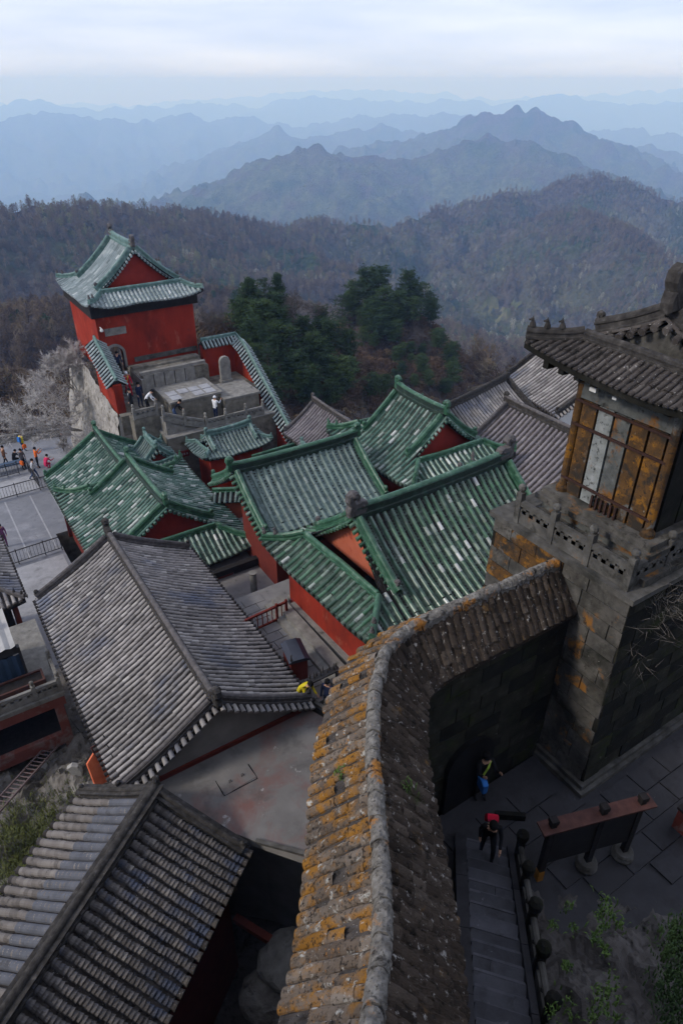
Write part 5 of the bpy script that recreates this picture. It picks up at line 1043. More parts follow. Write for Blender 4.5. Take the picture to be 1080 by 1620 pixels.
# grey pillar and dark door between the left green hall and the great hall
t_ = thing('passage_door', 'shadowed doorway with grey pillar and red leaves between two green halls', 'doorway', (10.2, 24.3, -23.5))
MB().lathe((10.3, 23.4, -23.5), [(.2, 0), (.17, .2), (.16, 4.2), (.2, 4.3)], 12).build('pillar', 'stone_grey', t_); MB().box((8.7, 25.5, -23.5), (10.2, 25.6, -20.4)).build('door_leaf', 'red_dark', t_); MB().box((10.25, 25.5, -23.5), (11.8, 25.6, -20.4)).build('door_leaf', 'timber_dark', t_); MB().box((8.5, 25.4, -20.4), (12.0, 25.7, -20.1)).build('lintel', 'timber_dark', t_)
# ------------------------------------------------------------------ lower left: platform house, shed, ladder, rock
ph = thing('platform_house', 'red concrete frame with stone railed deck below the long grey roof', 'platform', (-1, 24, -25))
MB().box((-8, 22.65, -21.25), (1.25, 28, -21.05)).build('deck', 'stone_grey', ph)
MB().box((-8, 22.7, -21.75), (1.2, 22.95, -21.25)).build('beam', 'red_frame', ph); MB().box((.95, 22.95, -21.75), (1.2, 28, -21.25)).build('beam', 'red_frame', ph)
for x in (-6.5, -2.9, .72): MB().box((x, 22.72, -26), (x+.36, 23.05, -21.75)).build('column', 'red_frame', ph)
MB().box((-8, 22.74, -23.95), (.72, 22.98, -23.35)).build('beam', 'red_frame', ph); MB().box((-8, 22.98, -23.6), (.9, 28, -23.4)).build('floor', 'timber_dark', ph); MB().box((-8, 25.0, -26), (1.2, 25.2, -21.3)).build('back_wall', 'void_shade', ph); MB().box((-8, 22.74, -26), (.72, 22.95, -24.9)).build('beam', 'red_frame', ph)  # back wall and floor coloured near black for the shade under the deck
pb_ = thing('balustrade', 'grey stone deck railing above the red concrete frame', 'balustrade', (0, 22.8, -21)); balustrade(pb_, [(-6.3, 22.8), (-4.6, 22.8), (-2.9, 22.8), (-1.2, 22.8), (.2, 22.8), (1.15, 22.8), (1.15, 24.3)], -21.05, mt='stone_grey', ball=False, h=.6, hp=.7)
pt_ = thing('planter_box', 'long brown wooden trough on the railed deck', 'trough', (-.6, 23.7, -21)); q = MB()
for (a, b) in (((-1.5, 23.35, -21.04), (.75, 23.43, -20.65)), ((-1.5, 24.0, -21.04), (.75, 24.08, -20.65)), ((-1.5, 23.43, -21.04), (-1.42, 24.0, -20.65)), ((.67, 23.43, -21.04), (.75, 24.0, -20.65))): MB().box(a, b).build('board', 'timber_board', pt_)
MB().box((-1.42, 23.43, -21.04), (.67, 24.0, -20.75)).build('soil', 'timber_dark', pt_)
FX = .55; FY = -1.25
bf = thing('blue_fence', 'dark blue corrugated sheet fence behind the wooden trough', 'fence', (-1.5, 26, -21)); q = MB(); V = []; n = 60
for i in range(n+1):
    x = -5.5 + FX + i*(5.1/n)
    for z in (-21.05, -19.75): V.append((x, 25.6 + FY + .04*math.cos(i*math.pi*.5), z))
q.add(V, [(2*i, 2*i+2, 2*i+3, 2*i+1) for i in range(n)]); q.build('sheet', 'blue_sheet', bf); MB().box((-5.5+FX, 25.66+FY, -19.75), (-.4+FX, 25.75+FY, -19.35)).build('band', 'iron', bf); MB().box((-.42+FX, 25.52+FY, -21.05), (-.32+FX, 25.75+FY, -19.35)).build('post', 'iron', bf)
ts = thing('tin_shed', 'pale corrugated tin roof with a stub pipe at the picture edge', 'shed', (-2, 27, -21)); q = MB(); V = []; n = 56
for i in range(n+1):
    x = -5.6 + FX - .15 + i*(5.3/n); dz = .035*math.cos(i*math.pi*.5)
    for (y, z) in ((25.5+FY, -19.25), (27.6+FY, -18.75)): V.append((x, y, z+dz))
q.add(V, [(2*i, 2*i+2, 2*i+3, 2*i+1) for i in range(n)]); q.build('roof', 'tin', ts); q = MB(); q.lathe((-.75, 25.6, -18.95), [(.11, 0), (.11, .42), (.16, .42), (.16, .5), (.02, .56)], 10); q.build('pipe', 'iron', ts); MB().box((-5.5, 24.9, -21.05), (-.1, 26.2, -19.3)).build('wall', 'timber_dark', ts)
rf = Roof(-1.35, 32.0, 90, 6.4, 5.0, -20.6, -19.0, eg=1.5, a=.42, lift=.2)
g7 = thing('grey_hall', 'small grey hipped roof at the picture edge, below the plaza', 'hall', (-1.9, 32.4, -25), GREY)
dk = deck(rf, g7); make_tiles(g7, rf, dk, 'FBLR', .27, .34, .085, 'tile_grey', pl=.2, pm='tile_old', n_single=40); ridges(rf, g7, 'ridge_mid', rw=.12, rh=.32, rr=.09, cw=.5, stm='tile_grey', cmat='ridge_dark'); gable(rf, g7, 'plaster_grey'); hall_walls(rf, g7, -25.4, 'timber_dark', inset=.7)
for yy in (29.6, 31.5): MB().lathe((.65, yy, -25.4), [(.13, 0), (.12, 4.6)], 10).build('column', 'red_paint', g7)
# rock slope
gx = np.arange(-9, 2.3, .16); gy = np.arange(13.2, 23.2, .16); XX, YY = np.meshgrid(gx, gy)
hz = -24.9 + (22.6-YY)*.42 + (1.5-XX)*.02 + fbm(XX*.55, YY*.55, 5, 71)*.7 + np.clip(fbm(XX*.35+2, YY*.35, 4, 76, True), 0, 1)*.5; hz = hz*.6 + np.round(hz/.22)*.22*.4
n0_, n1_ = XX.shape; idx = np.arange(n0_*n1_).reshape(n0_, n1_); F = np.stack([idx[:-1, :-1], idx[:-1, 1:], idx[1:, 1:], idx[1:, :-1]], -1).reshape(-1, 4).tolist()
struct(MB().add(np.stack([XX, YY, hz], -1).reshape(-1, 3), F).build('rock_slope_terrain', 'rock'))
def slope_z(x, y): return hz[min(max(int((y-gy[0])/.16), 0), n0_-1), min(max(int((x-gx[0])/.16), 0), n1_-1)]
def on_slope(px, py):
    z = -23.
    for _ in range(30): p = at(px, py, z); z = .5*z + .5*slope_z(p[0], p[1])
    p = at(px, py, z); return np.array([p[0], p[1], slope_z(p[0], p[1])])
mat('ladder_iron', [(.3, (.12, .085, .085)), (.7, (.20, .15, .15))], rough=.8, scale=6, bump=.2)
ld = thing('ladder', 'long red brown iron ladder lying on the rubble slope', 'ladder', tuple(on_slope(50, 1225)))
a, b = on_slope(-8, 1292), on_slope(99, 1172); a = a+[0, 0, .28]; b = b+[0, 0, .30]; d = (b-a)/np.linalg.norm(b-a); sd_ = np.cross(d, (0, 0, 1)); sd_ /= np.linalg.norm(sd_)
for sg in (-1, 1): MB().bar(a+sd_*sg*.24, b+sd_*sg*.24, .05, .08).build('side_rail', 'ladder_iron', ld)
for k in range(20): c = a+(b-a)*(k+.5)/20; MB().bar(c-sd_*.22, c+sd_*.22, .035, .035).build('rung', 'ladder_iron', ld)
def boulder(name, label, c, r, mt, cat='rock', sq=(1, 1, .6), seed=0):
    bm = bmesh.new(); bmesh.ops.create_icosphere(bm, subdivisions=3, radius=1); rs = random.Random(seed); off = np.array([rs.uniform(0, 50), rs.uniform(0, 50)])
    A_ = np.array([v.co for v in bm.verts]); NN = 1+.22*fbm(A_[:, 0]*.9+off[0]+A_[:, 2]*.5, A_[:, 1]*.9+off[1]+A_[:, 2]*.6, 3, 5)
    for v, n_ in zip(bm.verts, NN.tolist()):
        v.co = Vector((v.co.x*sq[0], v.co.y*sq[1], v.co.z*sq[2]))*n_*r + Vector(c)
    me = bpy.data.meshes.new(name); bm.to_mesh(me); bm.free(); me.materials.append(MATS[mt]); o = bpy.data.objects.new(name, me); COL.objects.link(o); return tag(o, label, cat)
tag(MB().prism([(-.2, -.42), (.16, -.46), (.27, .0), (.22, .34), (.02, .46), (-.24, .25)], on_slope(122, 1226)+[0, 0, .3], (.85, -.5, .05), (-.15, -.05, .98), .2, bulge=.1).build('stone_slab', 'stone_pale'), 'flat whitish stone on the rubble slope below the grey roof', 'stone')
boulder('boulder', 'crumpled pale rag bundle sized stone lying by the ladder', on_slope(75, 1212)+[0, 0, .05], .22, 'plaster_grey', sq=(1, .9, .6), seed=4)
boulder('boulder', 'rough grey boulder in the dark gap below the lichened wall', at(452, 1515, -22)+[0, 0, -.2], .9, 'stone_grey', seed=6)
boulder('boulder', 'dark boulder at the picture foot between roof and wall', at(420, 1560, -22)+[0, 0, -.6], .8, 'rock', seed=9)
mat('orange_red', [(.3, (.50, .10, .04)), (.7, (.62, .16, .07))], rough=.8, scale=4, bump=.1)
op = at(160, 1212, -18.9); t_ = thing('orange_panel', 'bright orange red panel with a small lattice under the long roof eave', 'panel', tuple(op))
MB().prism([(-.5, -.45), (.2, -.62), (.62, -.5), (.55, .1), (.1, .55), (-.35, .35)], op, (.9, .3, 0), (-.2, .5, .84), .12).build('board', 'orange_red', t_)
u = np.array([.9, .3, 0])/.95; v = np.array([-.2, .5, .84]); nn_ = np.cross(u, v); c = op - nn_*.0 + u*.18 + v*.22
for k in (-1, 1): MB().bar(c+u*k*.16-v*.42+[0, 0, .12], c+u*k*.16+v*.42+[0, 0, .12], .05, .05).build('lattice_post', 'timber_board', t_)
for k in range(6): MB().bar(c-u*.16+v*(-.4+.16*k)+[0, 0, .12], c+u*.16+v*(-.4+.16*k)+[0, 0, .12], .035, .035).build('lattice_bar', 'timber_board', t_)
for k, pts in enumerate((((130, 1145), (150, 1175), (142, 1200), (128, 1222)), ((112, 1140), (135, 1170), (160, 1178)))):
    tag(MB().tube([on_slope(*p)+[0, 0, .12] for p in pts], .018, 5).build('cable', 'iron'), ['thin black cable curling over the rubble beside the white stone', 'short black cable lying under the deck corner'][k], 'cable')
# ================================================================== VEGETATION
def hit(px, py, t0=45., t1=4000.):
    d = ray(px, py); ts = np.geomspace(t0, t1, 900); P = d[None, :]*ts[:, None]; h = height(P[:, 0], P[:, 1]); k = np.nonzero(P[:, 2] < h)[0]
    if len(k) == 0: return None
    p = P[k[0]]; p[2] = h[k[0]]; return p
def needle_tree(seed, H=8., conic=False, sparse=1.):
    rs = random.Random(seed); tr = MB(); cr = MB(); n = 9; lean = (rs.uniform(-.04, .04), rs.uniform(-.04, .04))
    axis = [np.array([lean[0]*H*(i/n)**1.5*2, lean[1]*H*(i/n)**1.5*2, H*i/n]) for i in range(n+1)]
    tr.tube(axis, [max(.02, .17*(1-i/n*.92)*H/8) for i in range(n+1)], 7)
    TV = []; 
    lo = .18 if conic else .38
    lev = int(13*sparse)+3
    for i in range(lev):
        f = lo + (1-lo)*(i+rs.random()*.6)/lev; base = np.array([np.interp(f*n, range(n+1), [a[k] for a in axis]) for k in range(3)])
        reach = (H*.26*(1.08-f) if conic else H*.27*math.sqrt(max(.05, 1-((f-.62)/.45)**2)))*rs.uniform(.75, 1.15)+.15; nb = 5 if conic else rs.choice([3, 4, 5])
        a0 = rs.random()*6.3
        for b in range(nb):
            az = a0+b*6.283/nb+rs.uniform(-.4, .4); rch = reach*rs.uniform(.6, 1.15); tip = base+np.array([math.cos(az)*rch, math.sin(az)*rch, (-.12 if conic else .10)*rch+rs.uniform(-.1, .2)])
            tr.tube([base, (base+tip)/2+[0, 0, .05], tip], [.035*H/8, .022*H/8, .008], 4)
            for c in range(int(9*sparse)):
                q = base+(tip-base)*rs.uniform(.25, 1.08)+np.array([rs.gauss(0, .17), rs.gauss(0, .17), rs.gauss(.06, .09)])*rch*.8
                for _ in range(9):
                    s = rs.uniform(.12, .30)*H/8; u = np.array([rs.gauss(0, 1), rs.gauss(0, 1), rs.gauss(0, .45)]); u /= np.linalg.norm(u); v = np.array([rs.gauss(0, 1), rs.gauss(0, 1), rs.gauss(0, .5)]); v -= (v@u)*u; v /= np.linalg.norm(v); o = q+np.array([rs.gauss(0, .2), rs.gauss(0, .2), rs.gauss(0, .1)])*H/8
                    TV.append((o-u*s, o+u*s*.9+v*s*.12, o+v*s*.55))
    V = np.array(TV).reshape(-1, 3); cr.add(V, [(3*i, 3*i+1, 3*i+2) for i in range(len(TV))])
    return tr, cr
PROTO = []
for (sd_, H, con, sp_, mt_) in ((1, 8, False, 1., 'needles_dark'), (2, 8, False, .9, 'needles_green'), (3, 9, True, 1., 'needles_dark'), (4, 7, False, 1.2, 'needles_green'), (5, 9, False, .55, 'needles_dark')):
    t_, c_ = needle_tree(sd_, H, con, sp_); PROTO.append((t_.mesh('trunk', 'bark'), c_.mesh('crown', mt_), H))
PX_NAME = [
 # px, py of the foot, proto, height, label
 (338, 478, 3, 6.0, 'dark pine just right of the gatehouse eaves'), (352, 470, 1, 6.5, 'pine behind the gatehouse corner with a rounded green crown'), (372, 486, 0, 8.0, 'broad dark pine on the knoll, tallest behind the bare bush'), (392, 490, 0, 8.5, 'dark pine at the crest of the knoll behind the gatehouse'),
 (408, 500, 1, 8.0, 'green pine in the middle of the clump behind the garden wall'), (424, 505, 0, 8.5, 'dark pine near the right shoulder of the clump'), (440, 515, 2, 8.0, 'pointed dark conifer ending the clump on the right shoulder'), (398, 540, 2, 8.5, 'bright pointed conifer in front of the clump'), (420, 560, 3, 7.0, 'full green tree low in the clump beside the gully'), (382, 545, 3, 6.5, 'full green tree above the coped garden wall'), (448, 570, 1, 6.0, 'green tree lowest of the clump, next to the gully'), (436, 540, 0, 7., 'dark tree tucked between the clump and the gully'),
 (516, 528, 4, 8.5, 'slim open crowned pine standing alone left of the knoll'), (540, 535, 4, 8.0, 'open crowned pine beside the lone slim pine'), (560, 512, 1, 8.5, 'green pine on the left flank of the steep knoll'), (578, 502, 0, 9.0, 'dark pine climbing the left side of the steep knoll'), (596, 490, 0, 9.0, 'dark pine next to the summit of the steep knoll'), (612, 482, 0, 9.5, 'dark pine on the summit of the steep knoll'), (630, 486, 4, 9.0, 'ragged dark pine at the summit right of the tallest'), (648, 496, 0, 8.5, 'dark pine on the right shoulder of the steep knoll'), (664, 508, 4, 8.0, 'wind swept pine leaning out on the right shoulder'), (676, 520, 4, 7.0, 'small ragged pine at the right edge of the steep knoll'), (604, 522, 1, 8.0, 'green pine in the middle of the steep knoll'), (628, 524, 3, 7.5, 'full green pine below the summit of the steep knoll'), (652, 530, 1, 7., 'green pine on the right face of the steep knoll'), (584, 530, 3, 7., 'full pine on the left face of the steep knoll'),
 (690, 566, 3, 5.5, 'rounded pine low on the right face of the knoll'), (708, 590, 0, 6.5, 'dark pine at the right foot of the knoll'), (716, 620, 1, 6.0, 'green pine lowest at the right foot of the knoll'), (628, 580, 3, 4., 'small green bush tree on the bare brown slope'), (545, 640, 3, 6.5, 'dark evergreen in the gully below the knoll'), (522, 625, 0, 6., 'dark evergreen deepest in the gully beside the garden wall'), (585, 640, 1, 5., 'small evergreen at the gully mouth above the green roof'), (668, 600, 1, 4.5, 'small pine half way down the brown slope'), (480, 640, 3, 6., 'green tree in the gully next to the coped wall'), (500, 600, 1, 6., 'green tree in the gully under the lone slim pine')]
for (px, py, k, H, lb) in PX_NAME:
    p = hit(px, py)
    if p is None: continue
    tm_, cm_, H0 = PROTO[k]; t = thing('pine_tree', lb, 'tree', p-[0, 0, .3], 'pines on the knolls beyond the temple', rz=rnd(0, 6.28)); s = H/H0*rnd(.95, 1.08); t.scale = (s, s, s)
    for nm, m_ in (('trunk', tm_), ('crown', cm_)): o = bpy.data.objects.new(nm, m_); COL.objects.link(o); o.parent = t
STANDS = [((330, 462), (425, 520), 16, '%s dark pine from the left in the stand behind the gatehouse', 'dense pine stand behind the gatehouse'), ((370, 520), (460, 600), 12, '%s green pine from the left on the flank above the garden wall', 'pines above the garden wall'), ((555, 500), (680, 560), 22, '%s dark pine from the left crowding the top of the steep knoll', 'dense pines on the steep knoll'), ((440, 500), (560, 600), 7, '%s evergreen from the left in the dark saddle between the knolls', 'evergreens in the saddle'), ((420, 560), (540, 660), 16, '%s evergreen from the left low in the gully beside the coped wall', 'evergreens in the gully'), ((490, 560), (720, 650), 22, '%s small evergreen from the left on the brown flank of the knoll', 'small evergreens on the knoll flank')]
for (a, b, n_, lb, gp) in STANDS:
    grp = []
    for i in range(n_):
        p = hit(RNG.uniform(a[0], b[0]), RNG.uniform(a[1], b[1]))
        if p is None or np.hypot(p[0], p[1]) > 260: continue
        tm_, cm_, H0 = PROTO[int(RNG.choice([0, 0, 1, 3, 4]))]; t = thing('pine_tree', lb, 'tree', p-[0, 0, .3], gp, rz=rnd(0, 6.28)); grp.append(t); s = rnd(.6, .9)*(.6 if 'small' in lb else 1.); t.scale = (s, s, s)
        for nm, m_ in (('trunk', tm_), ('crown', cm_)): o = bpy.data.objects.new(nm, m_); COL.objects.link(o); o.parent = t
    number_labels(grp, lb)
# bare branching shrubs
def bare_tree(seed, H, depth=5, spread=.55, r0=.06, up=.55, mt='bark_pale', twig='twig_pale', ntw=14, tw=.006, start=(0, 0, 1)):
    rs = random.Random(seed); br = MB(); tg = MB(); TV = []
    def grow(p, d, L, r, lev):
        n = 3; pts = [p]
        for i in range(n):
            d = d+np.array([rs.gauss(0, .16), rs.gauss(0, .16), rs.gauss(.05*up, .10)]); d /= np.linalg.norm(d); pts.append(pts[-1]+d*L/n)
        if lev <= 3: br.tube(pts, [r*(1-.35*i/n) for i in range(n+1)], 5 if lev < 3 else 3)
        if lev >= depth-2:
            for _ in range(ntw):
                o = pts[rs.randint(0, n)]; u = d*.8+np.array([rs.gauss(0, .55), rs.gauss(0, .55), rs.gauss(.15, .45)]); u /= np.linalg.norm(u); l = L*rs.uniform(.5, 1.2); s = np.cross(u, [rs.gauss(0, 1), rs.gauss(0, 1), rs.gauss(0, 1)]); s /= np.linalg.norm(s)
                TV.append((o-s*tw, o+s*tw, o+u*l))
        if lev >= depth: return
        for _ in range(rs.choice([2, 3, 3])):
            a = d+np.array([rs.gauss(0, spread), rs.gauss(0, spread), rs.gauss(.1*up, spread*.7)]); a /= np.linalg.norm(a); grow(pts[rs.choice([n, n, n-1])], a, L*rs.uniform(.62, .85), r*.62, lev+1)
    for _ in range(rs.choice([2, 3])):
        d = np.array(start, float)+np.array([rs.gauss(0, .35), rs.gauss(0, .35), 0]); grow(np.zeros(3), d/np.linalg.norm(d), H*.32, r0, 0)
    V = np.array(TV).reshape(-1, 3); tg.add(V, [(3*i, 3*i+1, 3*i+2) for i in range(len(TV))]); return br, tg
def put_bare(name, lb, loc, seed, H, mt='bark_pale', twm='twig_pale', cat='bush', group=None, **kw):
    br, tg = bare_tree(seed, H, **kw); t = thing(name, lb, cat, loc, group); br.build('trunk', mt, t, local=True); tg.build('crown', twm, t, local=True); return t
put_bare('bare_bush', 'leafless pale grey bush sprawling from the cliff left of the rubble wall', (9.2, 50.5, -22.5), 3, 6.5, spread=.6, ntw=18, tw=.016, start=(-.75, -.1, .6), r0=.09)
put_bare('bare_bush', 'fuzzy silver grey bush clinging to the foot of the rubble wall', (8.6, 47.0, -25.2), 8, 5.0, spread=.7, ntw=30, tw=.014, start=(-.2, 0, 1))
put_bare('bare_bush', 'small pale leafless bush right under the gatehouse window', (9.9, 52.0, -20.5), 12, 4.2, spread=.6, ntw=20, tw=.014, start=(-.4, 0, .9))
mat('twig_mid', [(.3, (.12, .105, .09)), (.7, (.19, .17, .15))], rough=.95, spec=.05, scale=2, bump=0)
mat('twig_dark', [(.3, (.055, .045, .04)), (.7, (.11, .095, .085))], rough=.95, spec=.05, scale=2, bump=0)
put_bare('bare_bush', 'thin leafless twigs spreading in front of the dark podium side', (14.6, 5.1, -13.0), 23, 5.2, mt='bark', twm='twig_mid', spread=.5, ntw=2, tw=.005, r0=.022, depth=5, start=(-.5, -.05, .55))
for k, (px, py, H, lb) in enumerate(((330, 545, 5.5, 'brown leafless tree between the gatehouse and the pines'), (322, 500, 5., 'leafless tree behind the gatehouse corner with yellow tips'), (460, 520, 6., 'tall bare brown tree in the saddle between the knolls'), (482, 530, 6., 'second bare brown tree in the saddle, next to the slim pine'), (345, 575, 4., 'tangled bare shrub hanging over the garden wall'))):
    p = hit(px, py); put_bare('bare_tree', lb, p, 30+k, H, mt='bark', twm='twig_dark', cat='tree', spread=.5, ntw=12, tw=.012)
# ------------------------------------------------------------------ weeds and grass
def tuft(mb, c, n, h, w_, spread=.08, seed=0):
    rs = random.Random(seed)
    for _ in range(n):
        o = np.array(c)+[rs.gauss(0, spread), rs.gauss(0, spread), 0]; a = rs.random()*6.28; d = np.array([math.cos(a), math.sin(a), 0]); s = np.array([-d[1], d[0], 0])*w_; l = h*rs.uniform(.5, 1.1); b = rs.uniform(.2, .8)
        m_ = o+d*l*b*.4+[0, 0, l*.65]; e = o+d*l*b+[0, 0, l*(1-.35*b)]
        mb.add([o-s*.5, o+s*.5, m_+s*.6, m_-s*.6, e], [(0, 1, 2, 3), (3, 2, 4)])
weeds = []
for i in range(24):
    px = RNG.uniform(872, 990); py = RNG.uniform(1425, 1618); z = -14.5
    for _ in range(25): p = at(px, py, z); z = .5*z+.5*rock_z(p[0], p[1])
    mb = MB(); tuft(mb, (p[0], p[1], rock_z(p[0], p[1])), RNG.integers(16, 38), RNG.uniform(.09, .17), .024, RNG.uniform(.04, .09), i)
    weeds.append(tag(mb.build('weed', 'leaf_bright'), 'weed', 'weed', 'weeds on the rock'))
number_labels(weeds, '%s green weed tuft from the left on the rock beside the steps')
sh = MB(); rs_ = random.Random(5)
for i in range(200):
    px = rs_.gauss(1068, 14); py = rs_.uniform(1470, 1625); z = -13.6
    if px > 1100: continue
    for _ in range(20): p = at(px, py, z); z = .5*z+.5*rock_z(p[0], p[1])
    tuft(sh, (p[0], p[1], rock_z(p[0], p[1])+rs_.uniform(0, .25)), 8, rs_.uniform(.08, .2), .022, .10, i)
tag(sh.build('green_shrub', 'needles_green'), 'low dark green shrub on the rock at the picture corner', 'shrub')
gr = MB(); rs_ = random.Random(6)
for i in range(900):
    px = rs_.gauss(55, 48); py = rs_.gauss(1345, 42)+(55-px)*.35
    if not (-10 < px < 190 and py < 1470): continue
    p = on_slope(px, py); tuft(gr, p, 8, rs_.uniform(.15, .42), .02, .16, i)
gr.build('grass', 'grass_dry'); bpy.data.objects['grass']['kind'] = 'stuff'; bpy.data.objects['grass']['label'] = 'dry green grass on the rubble slope'
for (px, py, sg, n_) in ((545, 1228, -1, 34), (655, 1245, 1, 26)):
    best = min(np.linspace(0, WL[-1], 400), key=lambda s: np.hypot(*(pj(wpt(s)+wn(s)[0]*sg*HW(s)*.5+[0, 0, -DR(s)*.48])[0][0]-[px, py]))); c = wpt(best)+wn(best)[0]*sg*HW(best)*.5+[0, 0, -DR(best)*.48]
    mb = MB(); tuft(mb, c, n_, .16, .02, .07, px); tag(mb.build('weed', 'leaf_bright'), 'green tuft sprouting from the sunlit tiles of the lichened wall' if sg < 0 else 'green tuft on the dark side of the lichened wall', 'weed', 'weeds on the wall')
# ------------------------------------------------------------------ woods on the hillsides: one mass of bare trees
def wood_mat(name, els):
    m = bpy.data.materials.new(name); m.use_nodes = True; nt = m.node_tree; b = nt.nodes['Principled BSDF']; oi = nt.nodes.new('ShaderNodeObjectInfo'); rp = nt.nodes.new('ShaderNodeValToRGB'); e = rp.color_ramp.elements
    while len(e) < len(els): e.new(.5)
    for q, (p, c) in zip(e, els): q.position = p; q.color = (*c, 1)
    nz = nt.nodes.new('ShaderNodeTexNoise'); nz.inputs['Scale'].default_value = .012; nz.inputs['Detail'].default_value = 5; nt.links.new(oi.outputs['Location'], nz.inputs['Vector'])
    m1 = nt.nodes.new('ShaderNodeMath'); m1.operation = 'MULTIPLY_ADD'; m1.inputs[1].default_value = 1.5; m1.inputs[2].default_value = -.75; nt.links.new(nz.outputs[0], m1.inputs[0])
    m2 = nt.nodes.new('ShaderNodeMath'); m2.operation = 'MULTIPLY_ADD'; m2.inputs[1].default_value = .75; m2.inputs[2].default_value = .1; nt.links.new(oi.outputs['Random'], m2.inputs[0])
    m3 = nt.nodes.new('ShaderNodeMath'); nt.links.new(m1.outputs[0], m3.inputs[0]); nt.links.new(m2.outputs[0], m3.inputs[1])
    sx = nt.nodes.new('ShaderNodeSeparateXYZ'); nt.links.new(oi.outputs['Location'], sx.inputs[0]); mz = nt.nodes.new('ShaderNodeMapRange'); mz.inputs[1].default_value = -170; mz.inputs[2].default_value = -290; mz.inputs[4].default_value = .30; nt.links.new(sx.outputs['Z'], mz.inputs[0])
    m4 = nt.nodes.new('ShaderNodeMath'); nt.links.new(m3.outputs[0], m4.inputs[0]); nt.links.new(mz.outputs[0], m4.inputs[1]); nt.links.new(m4.outputs[0], rp.inputs[0]); nt.links.new(rp.outputs[0], b.inputs['Base Color']); b.inputs['Roughness'].default_value = 1; b.inputs['Specular IOR Level'].default_value = .05; MATS[name] = m
wood_mat('wood_bare', [(0, (.062, .044, .034)), (.35, (.108, .078, .056)), (.6, (.155, .115, .075)), (.75, (.18, .145, .105)), (.84, (.12, .115, .05)), (.95, (.19, .19, .075)), (1., (.30, .29, .22))])
wood_mat('wood_green', [(0, (.012, .024, .010)), (.5, (.028, .048, .018)), (.8, (.06, .08, .028)), (1, (.11, .12, .04))])
wood_mat('wood_brush', [(0, (.05, .033, .026)), (.35, (.095, .062, .046)), (.6, (.14, .095, .066)), (.8, (.19, .14, .085)), (.92, (.12, .11, .045)), (1, (.20, .18, .09))])
def puff(seed, n, H, W, tw, flat=False, leaf=False):
    rs = random.Random(seed); V = []; mb = MB()
    for i in range(n):
        f = rs.random(); a = rs.random()*6.283; rr = W*math.sqrt(rs.random())*math.sin(math.pi*min(1, .18+f*.8)); o = np.array([math.cos(a)*rr, math.sin(a)*rr, H*(.18+.8*f)])
        u = np.array([math.cos(a)*rr*.5/W+rs.gauss(0, .35), math.sin(a)*rr*.5/W+rs.gauss(0, .35), rs.gauss(.45 if not leaf else .1, .5)]); u /= np.linalg.norm(u); s = np.cross(u, [rs.gauss(0, 1), rs.gauss(0, 1), rs.gauss(0, 1)]); s /= np.linalg.norm(s); l = rs.uniform(.5, 1.2)*(H*.2 if not leaf else H*.09); w_ = tw*rs.uniform(.6, 1.4)
        V.append((o-u*l*.5-s*w_, o-u*l*.5+s*w_, o+u*l*.5))
    A = np.array(V).reshape(-1, 3); mb.add(A, [(3*i, 3*i+1, 3*i+2) for i in range(n)])
    if not leaf:
        for _ in range(4): e = np.array([rs.gauss(0, W*.35), rs.gauss(0, W*.35), H*.8]); mb.tube([(0, 0, -1), e*.4+[0, 0, .1*H], e], [.13, .09, .02], 4)
    return mb
PT = [puff(1, 170, 6, 2.2, .07).mesh('bare_tree_crown', 'wood_bare'), puff(2, 190, 5, 2.6, .08).mesh('bare_tree_crown', 'wood_bare'), puff(3, 150, 7, 2.0, .07).mesh('bare_tree_crown', 'wood_bare'), puff(4, 220, 5, 2.0, .22, leaf=True).mesh('evergreen_crown', 'wood_green'), puff(5, 220, 2.4, 1.9, .07).mesh('brush_crown', 'wood_brush')]
